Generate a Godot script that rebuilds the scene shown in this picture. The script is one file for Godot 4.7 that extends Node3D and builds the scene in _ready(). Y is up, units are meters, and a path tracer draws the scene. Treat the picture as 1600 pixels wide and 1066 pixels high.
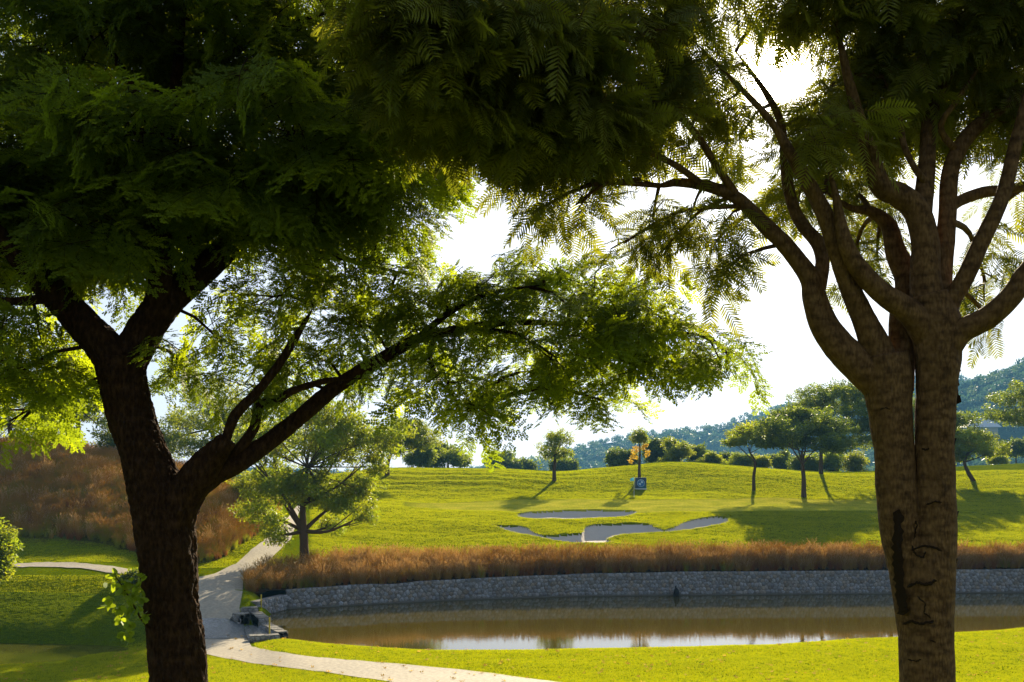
extends Node3D
# A golf course pond seen between two foreground trees, low sun ahead and to the right.
# World: y up, water of the pond at y = 0, camera 7.7 m above it looking along -z.

const F := 1500.0      # focal length, in the units of the plan table below
const HC := 7.7        # eye height above the pond
const SUN := Vector3(0.277, 0.42, -1.0)

var rng := RandomNumberGenerator.new()
var M := {}
var LEAF := {}
var tabn := []
var tabf := []
var colx := PackedFloat32Array()
var noise := FastNoiseLite.new()
var names := {}

# ---------------------------------------------------------------- helpers
class MB:
	var v := PackedVector3Array()
	var n := PackedVector3Array()
	var c := PackedColorArray()
	var uv := PackedVector2Array()
	var i := PackedInt32Array()
	func tri(a: Vector3, b: Vector3, d: Vector3) -> void:
		var k := v.size()
		var nn := (d - a).cross(b - a).normalized()
		v.append(a); v.append(b); v.append(d)
		n.append(nn); n.append(nn); n.append(nn)
		i.append(k); i.append(k + 1); i.append(k + 2)
	func quad(a: Vector3, b: Vector3, d: Vector3, e: Vector3) -> void:
		var k := v.size()
		var nn := (d - a).cross(b - a)
		nn = nn.normalized() if nn.length() > 1e-12 else Vector3.UP
		v.append(a); v.append(b); v.append(d); v.append(e)
		for q in 4: n.append(nn)
		i.append(k); i.append(k + 1); i.append(k + 2)
		i.append(k); i.append(k + 2); i.append(k + 3)
	func box(o: Vector3, x: Vector3, y: Vector3, z: Vector3) -> void:
		# o = centre, x y z = half axes
		for s in [-1.0, 1.0]:
			var cs := [[o + x * s, y, z], [o + y * s, z, x], [o + z * s, x, y]]
			for q in cs:
				var p: Vector3 = q[0]
				var a: Vector3 = q[1]
				var b: Vector3 = q[2]
				if s > 0: quad(p - a - b, p - a + b, p + a + b, p + a - b)
				else: quad(p - a - b, p + a - b, p + a + b, p - a + b)
	func surface(mesh: ArrayMesh, mat: Material) -> ArrayMesh:
		if v.is_empty(): return mesh
		var arr := []
		arr.resize(Mesh.ARRAY_MAX)
		arr[Mesh.ARRAY_VERTEX] = v
		arr[Mesh.ARRAY_NORMAL] = n
		if c.size() == v.size(): arr[Mesh.ARRAY_COLOR] = c
		if uv.size() == v.size(): arr[Mesh.ARRAY_TEX_UV] = uv
		arr[Mesh.ARRAY_INDEX] = i
		mesh.add_surface_from_arrays(Mesh.PRIMITIVE_TRIANGLES, arr)
		mesh.surface_set_material(mesh.get_surface_count() - 1, mat)
		return mesh

func numbered(nm: String) -> String:
	var k: int = names.get(nm, 0)
	names[nm] = k + 1
	return nm if k == 0 else "%s_%03d" % [nm, k]

func tag(o: Node, label := "", category := "", group := "", kind := "") -> Node:
	if label: o.set_meta("label", label)
	if category: o.set_meta("category", category)
	if group: o.set_meta("group", group)
	if kind: o.set_meta("kind", kind)
	return o

func thing(nm: String, at: Vector3, label: String, category: String, group := "") -> Node3D:
	var o := Node3D.new()
	o.name = numbered(nm)
	add_child(o)
	o.position = at
	tag(o, label, category, group)
	return o

func part(parent: Node, nm: String, b: MB, mat: Material) -> MeshInstance3D:
	var o := MeshInstance3D.new()
	o.name = nm
	o.mesh = b.surface(ArrayMesh.new(), mat)
	parent.add_child(o, true)
	return o

func copies(parent: Node, nm: String, mesh: Mesh, ts: Array) -> MultiMeshInstance3D:
	var mm := MultiMesh.new()
	mm.transform_format = MultiMesh.TRANSFORM_3D
	mm.mesh = mesh
	mm.instance_count = ts.size()
	for k in ts.size(): mm.set_instance_transform(k, ts[k])
	var o := MultiMeshInstance3D.new()
	o.name = nm
	o.multimesh = mm
	parent.add_child(o, true)
	o.set_meta("kind", "stuff")
	return o

func at(px: float, py: float, d: float) -> Vector3:
	return Vector3((px - 800.0) * d / F, HC - (py - 740.0) * d / F, -d)

func rnd(a: float, b: float) -> float:
	return rng.randf_range(a, b)

func rdir() -> Vector3:
	var z := rnd(-1, 1)
	var a := rnd(0, TAU)
	var r := sqrt(1 - z * z)
	return Vector3(r * cos(a), z, r * sin(a))

func lin(r: float, g: float, b: float) -> Color:
	return Color(r, g, b).linear_to_srgb()

func table(t: Array, x: float) -> float:
	if x <= t[0][0]: return t[0][1]
	for k in range(1, t.size()):
		if x <= t[k][0]:
			return lerpf(t[k - 1][1], t[k][1], (x - t[k - 1][0]) / (t[k][0] - t[k - 1][0]))
	return t[-1][1]

# a tapered tube through points [Vector3, radius]; amp/freq roughen it
func tube(b: MB, pts: Array, step: float, sides: int, amp := 0.0, freq := 6.0, stretch := 0.28, cap := true) -> void:
	var ps := []
	var rs := []
	var m := pts.size()
	for k in m - 1:
		var p0: Vector3 = pts[maxi(k - 1, 0)][0]
		var p1: Vector3 = pts[k][0]
		var p2: Vector3 = pts[k + 1][0]
		var p3: Vector3 = pts[mini(k + 2, m - 1)][0]
		var cnt := maxi(1, int(ceil(p1.distance_to(p2) / step)))
		for q in cnt:
			var t := float(q) / cnt
			ps.append(0.5 * ((2.0 * p1) + (p2 - p0) * t + (2.0 * p0 - 5.0 * p1 + 4.0 * p2 - p3) * t * t + (3.0 * p1 - p0 - 3.0 * p2 + p3) * t * t * t))
			rs.append(lerpf(pts[k][1], pts[k + 1][1], t))
	ps.append(pts[-1][0])
	rs.append(pts[-1][1])
	var base := b.v.size()
	var dir: Vector3 = (ps[1] - ps[0]).normalized()
	var ax := dir.cross(Vector3(0.31, 0.2, 0.93)).normalized()
	var cnt2 := ps.size()
	for k in cnt2:
		var nd: Vector3 = (ps[mini(k + 1, cnt2 - 1)] - ps[maxi(k - 1, 0)]).normalized()
		ax = (ax - nd * ax.dot(nd)).normalized()
		var ay := nd.cross(ax)
		for s in sides:
			var a := TAU * s / sides
			var o := ax * cos(a) + ay * sin(a)
			var r: float = rs[k]
			if amp > 0.0:
				var q: Vector3 = ps[k] + o * r
				var w := noise.get_noise_3d(q.x * freq * 260.0, q.y * freq * 260.0 * stretch, q.z * freq * 260.0)
				var w2 := noise.get_noise_3d(q.x * freq * 50.0 + 50.0, q.y * freq * 36.0, q.z * freq * 50.0)
				r += amp * ((0.35 - absf(w) * 2.2) + w2 * 0.9)
			b.v.append(ps[k] + o * r)
			b.n.append(o)
	var first := b.i.size()
	for k in cnt2 - 1:
		for s in sides:
			var a0 := base + k * sides + s
			var a1 := base + k * sides + (s + 1) % sides
			b.i.append(a0); b.i.append(a0 + sides); b.i.append(a1)
			b.i.append(a1); b.i.append(a0 + sides); b.i.append(a1 + sides)
	if cap:
		var k := b.v.size()
		b.v.append(ps[-1] + dir * 0.0)
		b.n.append((ps[-1] - ps[-2]).normalized())
		for s in sides:
			var e := base + (cnt2 - 1) * sides
			b.i.append(e + s); b.i.append(k); b.i.append(e + (s + 1) % sides)
	if amp > 0.0:
		# real normals for the roughened surface
		var acc := PackedVector3Array()
		acc.resize(b.v.size() - base)
		for t in range(first, b.i.size(), 3):
			var i0 := b.i[t]
			var i1 := b.i[t + 1]
			var i2 := b.i[t + 2]
			var fn := (b.v[i2] - b.v[i0]).cross(b.v[i1] - b.v[i0])
			acc[i0 - base] += fn
			acc[i1 - base] += fn
			acc[i2 - base] += fn
		for k in acc.size():
			if acc[k].length() > 1e-14: b.n[base + k] = acc[k].normalized()

# ---------------------------------------------------------------- textures and materials
func noise_tex(size: int, freq: float, lo: Color, hi: Color, type := FastNoiseLite.TYPE_SIMPLEX_SMOOTH, oct := 5, sd := 1, mid := 0.5) -> NoiseTexture2D:
	var fn := FastNoiseLite.new()
	fn.noise_type = type
	fn.frequency = freq
	fn.fractal_octaves = oct
	fn.seed = sd
	var t := NoiseTexture2D.new()
	t.width = size
	t.height = size
	t.seamless = true
	t.noise = fn
	var g := Gradient.new()
	g.offsets = PackedFloat32Array([0.0, mid - 0.22, mid + 0.22, 1.0])
	g.colors = PackedColorArray([lo, lo.lerp(hi, 0.2), lo.lerp(hi, 0.8), hi])
	t.color_ramp = g
	return t

func std(nm: String, col: Color, rough := 0.9, spec := 0.3) -> StandardMaterial3D:
	var m := StandardMaterial3D.new()
	m.resource_name = nm
	m.albedo_color = col
	m.roughness = rough
	m.metallic_specular = spec
	M[nm] = m
	return m

func tri_tex(m: StandardMaterial3D, tex: Texture2D, scale: float, bump: Texture2D = null, cm := 0.0) -> void:
	m.uv1_triplanar = true
	m.uv1_world_triplanar = true
	m.uv1_scale = Vector3.ONE * scale
	if tex: m.albedo_texture = tex
	if bump:
		m.heightmap_enabled = true
		m.heightmap_texture = bump
		m.heightmap_scale = cm

func leafmat(nm: String, col: Color, back: Color, rough := 0.55) -> void:
	var m := std(nm, col, rough, 0.22)
	m.cull_mode = BaseMaterial3D.CULL_DISABLED
	m.backlight_enabled = true
	m.backlight = back

func materials() -> void:
	var w := Color(1, 1, 1)
	var fine := noise_tex(512, 0.02, Color(0.72, 0.74, 0.7), w, FastNoiseLite.TYPE_SIMPLEX_SMOOTH, 5, 3)
	var coarse := noise_tex(512, 0.012, Color(0.8, 0.86, 0.7), w, FastNoiseLite.TYPE_SIMPLEX_SMOOTH, 4, 9)
	var bumpy := noise_tex(512, 0.05, Color.BLACK, w, FastNoiseLite.TYPE_SIMPLEX_SMOOTH, 5, 5)
	var m := std("lawn", w, 1.0, 0.0)
	m.vertex_color_use_as_albedo = true
	tri_tex(m, fine, 0.45, bumpy, 3.0)
	m.detail_enabled = true
	m.detail_albedo = coarse
	m.detail_blend_mode = BaseMaterial3D.BLEND_MODE_MUL
	m.detail_uv_layer = BaseMaterial3D.DETAIL_UV_2
	m.uv2_triplanar = true
	m.uv2_world_triplanar = true
	m.uv2_scale = Vector3.ONE * 0.06
	m = std("sand", lin(0.52, 0.47, 0.40), 0.95, 0.2)
	tri_tex(m, noise_tex(256, 0.06, Color(0.85, 0.85, 0.85), w, FastNoiseLite.TYPE_SIMPLEX, 4, 12), 0.8, bumpy, 2.0)
	m = std("concrete", lin(0.37, 0.32, 0.235), 0.8, 0.3)
	tri_tex(m, noise_tex(512, 0.03, Color(0.8, 0.8, 0.81), w, FastNoiseLite.TYPE_SIMPLEX_SMOOTH, 6, 15), 0.3, bumpy, 0.6)
	# bark of the left tree: furrowed; of the right tree: smooth, stained
	m = std("bark_dark", lin(0.075, 0.038, 0.016), 0.95, 0.2)
	tri_tex(m, noise_tex(512, 0.03, Color(0.4, 0.38, 0.35), w, FastNoiseLite.TYPE_CELLULAR, 4, 21), 1.6, bumpy, 1.2)
	m.uv1_scale = Vector3(2.2, 0.9, 2.2)
	m = std("bark_smooth", lin(0.25, 0.145, 0.055), 0.85, 0.25)
	tri_tex(m, noise_tex(512, 0.05, Color(0.6, 0.56, 0.52), w, FastNoiseLite.TYPE_SIMPLEX_SMOOTH, 6, 33, 0.42), 0.9, bumpy, 1.0)
	m.uv1_scale = Vector3(1.5, 0.5, 1.5)
	m.detail_enabled = true
	m.detail_albedo = noise_tex(512, 0.02, Color(0.45, 0.42, 0.4), w, FastNoiseLite.TYPE_SIMPLEX_SMOOTH, 5, 71, 0.36)
	m.detail_blend_mode = BaseMaterial3D.BLEND_MODE_MUL
	m.detail_uv_layer = BaseMaterial3D.DETAIL_UV_2
	m.uv2_triplanar = true
	m.uv2_world_triplanar = true
	m.uv2_scale = Vector3(0.7, 1.1, 0.7)
	std("bark_scar_gap_shade", lin(0.022, 0.014, 0.008), 0.95, 0.1)  # old scars, loose bark, and the painted shade of the stem gap
	m = std("bark_far", lin(0.09, 0.06, 0.035), 0.95, 0.1)
	std("cut_wood", lin(0.16, 0.1, 0.05), 0.9, 0.2)
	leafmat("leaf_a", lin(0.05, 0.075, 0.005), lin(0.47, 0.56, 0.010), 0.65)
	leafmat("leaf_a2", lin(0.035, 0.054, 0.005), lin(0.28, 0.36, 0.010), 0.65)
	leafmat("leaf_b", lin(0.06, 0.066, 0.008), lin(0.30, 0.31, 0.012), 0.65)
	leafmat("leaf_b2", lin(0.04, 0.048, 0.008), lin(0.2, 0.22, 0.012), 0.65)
	leafmat("leaf_bright", lin(0.10, 0.15, 0.012), lin(0.34, 0.42, 0.012))
	leafmat("leaf_mid", lin(0.055, 0.085, 0.008), lin(0.32, 0.38, 0.012))
	leafmat("leaf_olive", lin(0.08, 0.095, 0.008), lin(0.40, 0.42, 0.012))
	leafmat("leaf_dark", lin(0.032, 0.055, 0.012), lin(0.15, 0.20, 0.015))
	leafmat("leaf_yellow", lin(0.34, 0.24, 0.02), lin(0.7, 0.45, 0.02))
	leafmat("leaf_far", lin(0.022, 0.05, 0.026), lin(0.04, 0.08, 0.03))
	leafmat("leaf_far2", lin(0.035, 0.065, 0.025), lin(0.08, 0.12, 0.03))
	leafmat("turf", lin(0.12, 0.15, 0.002), lin(0.44, 0.45, 0.002), 0.9)
	leafmat("turf_dark", lin(0.065, 0.10, 0.003), lin(0.22, 0.27, 0.003), 0.9)
	leafmat("reed_brown", lin(0.22, 0.14, 0.03), lin(0.58, 0.36, 0.05), 0.8)
	leafmat("reed_red", lin(0.15, 0.065, 0.017), lin(0.38, 0.16, 0.028), 0.8)
	leafmat("reed_green", lin(0.13, 0.135, 0.015), lin(0.4, 0.4, 0.015), 0.8)
	leafmat("reed_pink", lin(0.42, 0.30, 0.13), lin(0.78, 0.56, 0.24), 0.8)
	# pond water: murky, with small ripples
	m = std("water", lin(0.06, 0.047, 0.008), 0.0, 0.5)
	tri_tex(m, null, 0.35, noise_tex(512, 0.02, Color.BLACK, w, FastNoiseLite.TYPE_SIMPLEX_SMOOTH, 4, 41), 0.035)
	m.uv1_scale = Vector3(0.25, 0.25, 0.6)
	m = std("water_green", lin(0.05, 0.05, 0.008), 0.06, 0.5)
	m = std("water_run", lin(0.16, 0.17, 0.17), 0.12, 0.6)
	tri_tex(m, noise_tex(256, 0.03, Color(0.4, 0.42, 0.45), w, FastNoiseLite.TYPE_SIMPLEX, 5, 44), 0.6, bumpy, 2.0)
	m = std("mortar", lin(0.17, 0.16, 0.145), 0.95, 0.1)
	m = std("stone", w, 0.9, 0.25)
	m.vertex_color_use_as_albedo = true
	tri_tex(m, noise_tex(256, 0.03, Color(0.65, 0.65, 0.66), w, FastNoiseLite.TYPE_SIMPLEX, 5, 51), 1.2, bumpy, 1.5)
	m = std("hill", lin(0.03, 0.055, 0.02), 1.0, 0.0)
	tri_tex(m, noise_tex(256, 0.03, Color(0.5, 0.5, 0.5), w, FastNoiseLite.TYPE_SIMPLEX, 5, 61), 0.05)
	std("sign_blue", lin(0.012, 0.05, 0.12), 0.4, 0.5)
	std("sign_teal", lin(0.0, 0.10, 0.16), 0.4, 0.5)
	std("white", lin(0.75, 0.75, 0.74), 0.5, 0.4)
	std("logo_blue", lin(0.03, 0.16, 0.42), 0.4, 0.4)
	std("logo_pale", lin(0.45, 0.6, 0.75), 0.4, 0.4)
	leafmat("flag_cloth", lin(0.1, 0.45, 0.6), lin(0.15, 0.5, 0.65), 0.7)
	std("marker_yellow", lin(0.5, 0.38, 0.02), 0.5, 0.4)
	std("iron_dark", lin(0.012, 0.012, 0.014), 0.6, 0.3)
	m = std("roof", lin(0.42, 0.42, 0.43), 0.6, 0.3)
	std("plaster", lin(0.36, 0.31, 0.2), 0.9, 0.2)
	std("glass_dark", lin(0.02, 0.025, 0.03), 0.1, 0.5)

# ---------------------------------------------------------------- terrain
var wall_d := [[-1600, 52.0], [300, 52.0], [400, 53.0], [447, 54.5], [550, 56.0], [700, 58.3], [900, 60.2], [1100, 60.8], [1400, 61.6], [1600, 62.1], [3200, 63.5]]
var shore_d := [[447, 44.4], [500, 43.4], [600, 42.3], [700, 41.7], [800, 41.8], [1000, 42.3], [1200, 43.1], [1400, 45.1], [1500, 46.4], [1600, 47.7], [1900, 50.0], [3200, 52.0]]

func build_tables() -> void:
	var start := [[0, 5.9], [3, 5.8], [8, 5.1], [14, 3.9], [22, 2.05]]
	var left0 := start + [[30, 0.55], [36, 0.0], [40, -0.4], [41.5, -0.6], [43, -1.1], [45.5, -1.1], [47, -0.6], [48.5, 0.1], [52, 1.3]]
	var farout := [[140, 7.2], [170, 5.0], [250, 3.5], [430, 3.5]]
	var far0 := [[52, 1.3], [55, 2.2], [57, 2.35], [62, 3.3], [66, 4.6], [72, 7.2], [78, 9.0], [84, 9.6], [95, 9.5], [120, 8.2]] + farout
	var cols := [
		[-1600, left0, far0], [-300, left0, far0], [0, left0, far0],
		[150, start + [[30, 0.6], [36, 0.1], [42, -0.35], [44.1, -0.6], [45, -0.8], [45.6, -0.8], [46.3, -0.6], [48, 0.1], [52, 1.2]],
			[[52, 1.2], [55, 2.1], [57, 2.3], [62, 3.1], [66, 4.5], [72, 7.0], [78, 8.6], [84, 9.0], [95, 8.8], [120, 8.0]] + farout],
		[215, start + [[30, 0.6], [36, 0.2], [42, -0.15], [45.2, -0.5], [46, -0.45], [48, 0.2], [52, 1.2]],
			[[52, 1.2], [56, 2.0], [58, 2.15], [62.5, 3.0], [66.5, 4.4], [72, 6.6], [78, 8.1], [84, 8.5], [95, 8.0], [120, 7.6]] + farout],
		[250, start + [[30, 0.65], [36, 0.25], [42, 0.0], [46, -0.1], [48, 0.25], [52, 1.2]],
			[[52, 1.2], [56, 1.9], [59, 2.1], [63, 2.9], [67, 4.3], [72, 6.3], [78, 7.6], [84, 7.9], [95, 7.5], [120, 7.4]] + farout],
		[330, start + [[30, 0.65], [36, 0.25], [42, 0.05], [46.5, -0.02], [48, 0.25], [50, 0.9], [52, 1.3]],
			[[52, 1.3], [53, 1.5], [57, 2.0], [60, 2.3], [64, 3.3], [68, 4.7], [73, 6.2], [79, 7.0], [86, 7.2], [95, 7.0], [120, 7.2]] + farout],
		[400, start + [[30, 0.65], [36, 0.25], [42, 0.08], [44, 0.0], [47, -0.1], [50, 0.2], [52, 0.85], [53, 1.0]],
			[[53, 1.0], [57, 1.9], [61, 2.41], [64, 3.0], [68, 3.9], [74, 5.0], [80, 5.6], [90, 6.0], [120, 7.2]] + farout],
	]
	var fars := {
		447: [[54.5, 1.05], [58, 1.75], [61, 2.1], [66, 3.0], [72, 3.9], [80, 4.7], [90, 5.3], [105, 6.5], [120, 7.4]],
		520: [[55.5, 1.08], [59, 1.9], [62, 2.25], [66, 2.7], [75, 4.0], [85, 5.2], [95, 6.2], [105, 7.1], [114, 7.6], [125, 7.6]],
		600: [[57, 1.1], [60, 1.8], [63.5, 2.2], [68, 2.75], [75, 3.85], [83, 4.75], [92, 5.5], [98, 6.3], [106, 7.6], [113, 8.2], [122, 8.3]],
		700: [[58.3, 1.17], [62, 1.85], [65.5, 2.2], [69, 2.7], [75, 3.75], [82, 4.5], [92, 5.2], [97, 6.0], [105, 7.4], [112, 8.2], [122, 8.3]],
		790: [[59.2, 1.25], [62.5, 1.9], [65.5, 2.2], [69, 2.7], [75, 3.7], [82, 4.5], [92, 5.2], [97, 5.9], [104, 7.2], [112, 8.1], [122, 8.2]],
		870: [[60, 1.3], [63, 1.95], [65.5, 2.2], [69, 2.7], [75, 3.7], [82, 4.5], [92, 5.2], [97, 5.9], [103, 7.0], [112, 7.85], [122, 8.0]],
		950: [[60.3, 1.34], [63, 1.95], [65.5, 2.2], [69, 2.7], [75, 3.7], [82, 4.5], [92, 5.2], [97, 5.8], [104, 7.1], [112, 8.25], [122, 8.4]],
		1060: [[60.7, 1.4], [63, 2.0], [65.5, 2.2], [69, 2.7], [75, 3.7], [82, 4.5], [92, 5.2], [97, 5.8], [104, 7.2], [112, 8.8], [122, 9.1]],
		1200: [[61, 1.4], [63.5, 2.0], [66, 2.2], [69, 2.65], [75, 3.6], [82, 4.5], [92, 5.2], [95, 5.6], [100, 6.5], [106, 7.6], [112, 8.15], [122, 8.3]],
		1310: [[61.3, 1.4], [63.5, 2.0], [66, 2.2], [69, 2.65], [75, 3.6], [82, 4.5], [92, 5.0], [98, 5.7], [112, 7.6], [122, 7.9]],
		1450: [[61.7, 1.4], [64, 2.0], [66, 2.2], [69, 2.6], [75, 3.5], [82, 4.4], [92, 5.0], [98, 5.9], [112, 7.8], [122, 8.4]],
		1600: [[62.1, 1.45], [64, 2.0], [66.5, 2.2], [70, 2.6], [76, 3.4], [83, 4.2], [92, 5.2], [98, 6.1], [105, 7.1], [115, 8.2], [125, 9.0]],
		3200: [[63.5, 1.45], [65, 2.0], [67, 2.2], [70, 2.6], [76, 3.4], [83, 4.2], [92, 5.2], [98, 6.1], [105, 7.1], [115, 8.2], [125, 9.0]],
	}
	for px in fars:
		var s := table(shore_d, px)
		var wd := table(wall_d, px)
		cols.append([px, start + [[30, 0.72], [34, 0.42], [s - 3.5, 0.26], [s, -0.03], [s + 1.0, -0.5], [s + 2.5, -0.9], [wd, -0.9]], fars[px] + farout])
	for c in cols:
		colx.append(c[0])
		tabn.append(sampled(c[1]))
		tabf.append(sampled(c[2]))

func sampled(l: Array) -> PackedFloat32Array:
	var t := PackedFloat32Array()
	t.resize(900)
	var k := 0
	for j in 900:
		var d := j * 0.5
		if d <= l[0][0]:
			t[j] = l[0][1]
			continue
		while k < l.size() - 2 and d > l[k + 1][0]: k += 1
		if d >= l[-1][0]:
			t[j] = l[-1][1]
			continue
		var h: float = l[k + 1][0] - l[k][0]
		var u: float = (d - l[k][0]) / h
		var s1: float = (l[k + 1][1] - l[k][1]) / h
		var s0: float = s1 if k == 0 else 0.5 * (s1 + (l[k][1] - l[k - 1][1]) / (l[k][0] - l[k - 1][0]))
		var s2: float = s1 if k + 2 >= l.size() else 0.5 * (s1 + (l[k + 2][1] - l[k + 1][1]) / (l[k + 2][0] - l[k + 1][0]))
		t[j] = (2 * u * u * u - 3 * u * u + 1) * l[k][1] + (u * u * u - 2 * u * u + u) * h * s0 + (3 * u * u - 2 * u * u * u) * l[k + 1][1] + (u * u * u - u * u) * h * s2
	return t

func look(t: PackedFloat32Array, d: float) -> float:
	var q := clampf(d * 2.0, 0.0, 898.0)
	var j := int(q)
	return lerpf(t[j], t[j + 1], q - j)

func base_height(px: float, d: float, far: bool) -> float:
	var tb: Array = tabf if far else tabn
	var x := clampf(px, colx[0] + 0.01, colx[-1] - 0.01)
	var k := 0
	while k < colx.size() - 2 and x > colx[k + 1]: k += 1
	var h := colx[k + 1] - colx[k]
	var u := (x - colx[k]) / h
	var a := look(tb[k], d)
	var b := look(tb[k + 1], d)
	var s1 := (b - a) / h
	var s0 := s1
	var s2 := s1
	if k > 0: s0 = 0.5 * (s1 + (a - look(tb[k - 1], d)) / (colx[k] - colx[k - 1]))
	if k + 2 < colx.size(): s2 = 0.5 * (s1 + (look(tb[k + 2], d) - b) / (colx[k + 2] - colx[k + 1]))
	return (2 * u * u * u - 3 * u * u + 1) * a + (u * u * u - 2 * u * u + u) * h * s0 + (3 * u * u - 2 * u * u * u) * b + (u * u * u - u * u) * h * s2

func height(px: float, d: float, far: bool) -> float:
	var h := base_height(px, d, far)
	var x := (px - 800.0) * d / F
	if far:
		h += noise.get_noise_2d(x * 3.0, d * 5.0) * 0.10
		# low swells on the slope behind the green
		var k := smoothstep(95.0, 99.0, d) * (1.0 - smoothstep(108.0, 113.0, d)) * (1.0 - smoothstep(820.0, 980.0, px)) * smoothstep(520.0, 600.0, px)
		h += k * 0.05 * sin(d * 1.9 + x * 0.35 + noise.get_noise_2d(x * 2.0, d) * 4.0)
	elif d > 30.0:
		h += noise.get_noise_2d(x * 4.0, d * 6.0) * 0.035
	return h

func ground(px: float, d: float) -> float:
	return height(px, d, d >= table(wall_d, px))

func ground_at(px: float, d: float) -> Vector3:
	return Vector3((px - 800.0) * d / F, ground(px, d), -d)

# where the line of sight (px, py) of the plan table meets the ground
func hit(px: float, py: float, from := 30.0) -> float:
	var d := from
	while d < 126.0:
		if ground(px, d) >= HC - (py - 740.0) * d / F: break
		d += 0.2
	return d

var bunkers := []   # polygons in (px, d)

func in_bunker(px: float, d: float) -> int:
	for k in bunkers.size():
		if Geometry2D.is_point_in_polygon(Vector2(px, d), bunkers[k]): return k
	return -1

func bunker_height(px: float, d: float, k: int) -> float:
	var poly: PackedVector2Array = bunkers[k]
	var dn := d
	var df := d
	while Geometry2D.is_point_in_polygon(Vector2(px, df), poly) and df - d < 14.0: df += 0.2
	while Geometry2D.is_point_in_polygon(Vector2(px, dn), poly) and d - dn < 14.0: dn -= 0.2
	for z in 4:
		var st := 0.1 * pow(0.5, z)
		df += st if Geometry2D.is_point_in_polygon(Vector2(px, df), poly) else -st
		dn -= st if Geometry2D.is_point_in_polygon(Vector2(px, dn), poly) else -st
	var tn := height(px, dn, true)
	var tf := height(px, df, true)
	var floor_h := tn - 0.12 * smoothstep(0.0, 0.5, d - dn)
	return maxf(floor_h, tf - 0.10 - 0.50 * maxf(df - d, 0.0))

func green_share(px: float, d: float) -> float:
	var e0 := 80.6 + 1.2 * sin(px * 0.006) + 3.5 * smoothstep(950, 650, px)
	var e1 := 93.0 - 5.0 * smoothstep(900, 620, px) + 0.8 * sin(px * 0.011)
	return smoothstep(e0, e0 + 0.7, d) * (1.0 - smoothstep(e1 - 0.7, e1, d)) * smoothstep(560, 700, px) * (1.0 - smoothstep(1370, 1420, px))

func ground_color(px: float, d: float, far: bool) -> Color:
	var x := (px - 800.0) * d / F
	var c := Color(0.160, 0.190, 0.001)
	var g := noise.get_noise_2d(x * 1.2 + 300.0, d * 2.0)
	c = c.lerp(Color(0.19, 0.20, 0.001), clampf(g * 1.2 + 0.2, 0, 1) * 0.6)
	if far:
		c = c.lerp(Color(0.5, 0.44, 0.05), green_share(px, d))
		var rough := smoothstep(97.0, 99.5, d + noise.get_noise_2d(x * 6.0, d * 6.0) * 2.0)
		c = c.lerp(Color(0.12, 0.145, 0.002), rough * 0.55)
		if px < 470.0 and d > mound_edge(px) - 0.4: c = c.lerp(Color(0.12, 0.10, 0.02), 0.85)
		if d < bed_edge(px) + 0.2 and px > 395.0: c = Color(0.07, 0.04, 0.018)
		if d > 128.0: c = c.lerp(Color(0.07, 0.1, 0.015), smoothstep(128, 160, d))
	else:
		if px < 240.0 and d > 46.0: c = Color(0.085, 0.135, 0.006).lerp(Color(0.12, 0.15, 0.006), clampf(g + 0.4, 0, 1))  # left bank darker green, its shade put into the ground colour
		if px > 430.0 and d > table(shore_d, px) + 0.25: c = Color(0.05, 0.04, 0.015)
	return c

var mound_t := []
func mound_edge(px: float) -> float:
	return table(mound_t, px) if px < 440.0 else 200.0

var bed_t := [[385, 55.0], [400, 56.6], [447, 58.6], [520, 60.0], [600, 61.6], [700, 62.8], [1000, 63.6], [1400, 63.9], [1600, 64.3], [3200, 65.0]]
func bed_edge(px: float) -> float:
	return table(bed_t, px)

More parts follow.
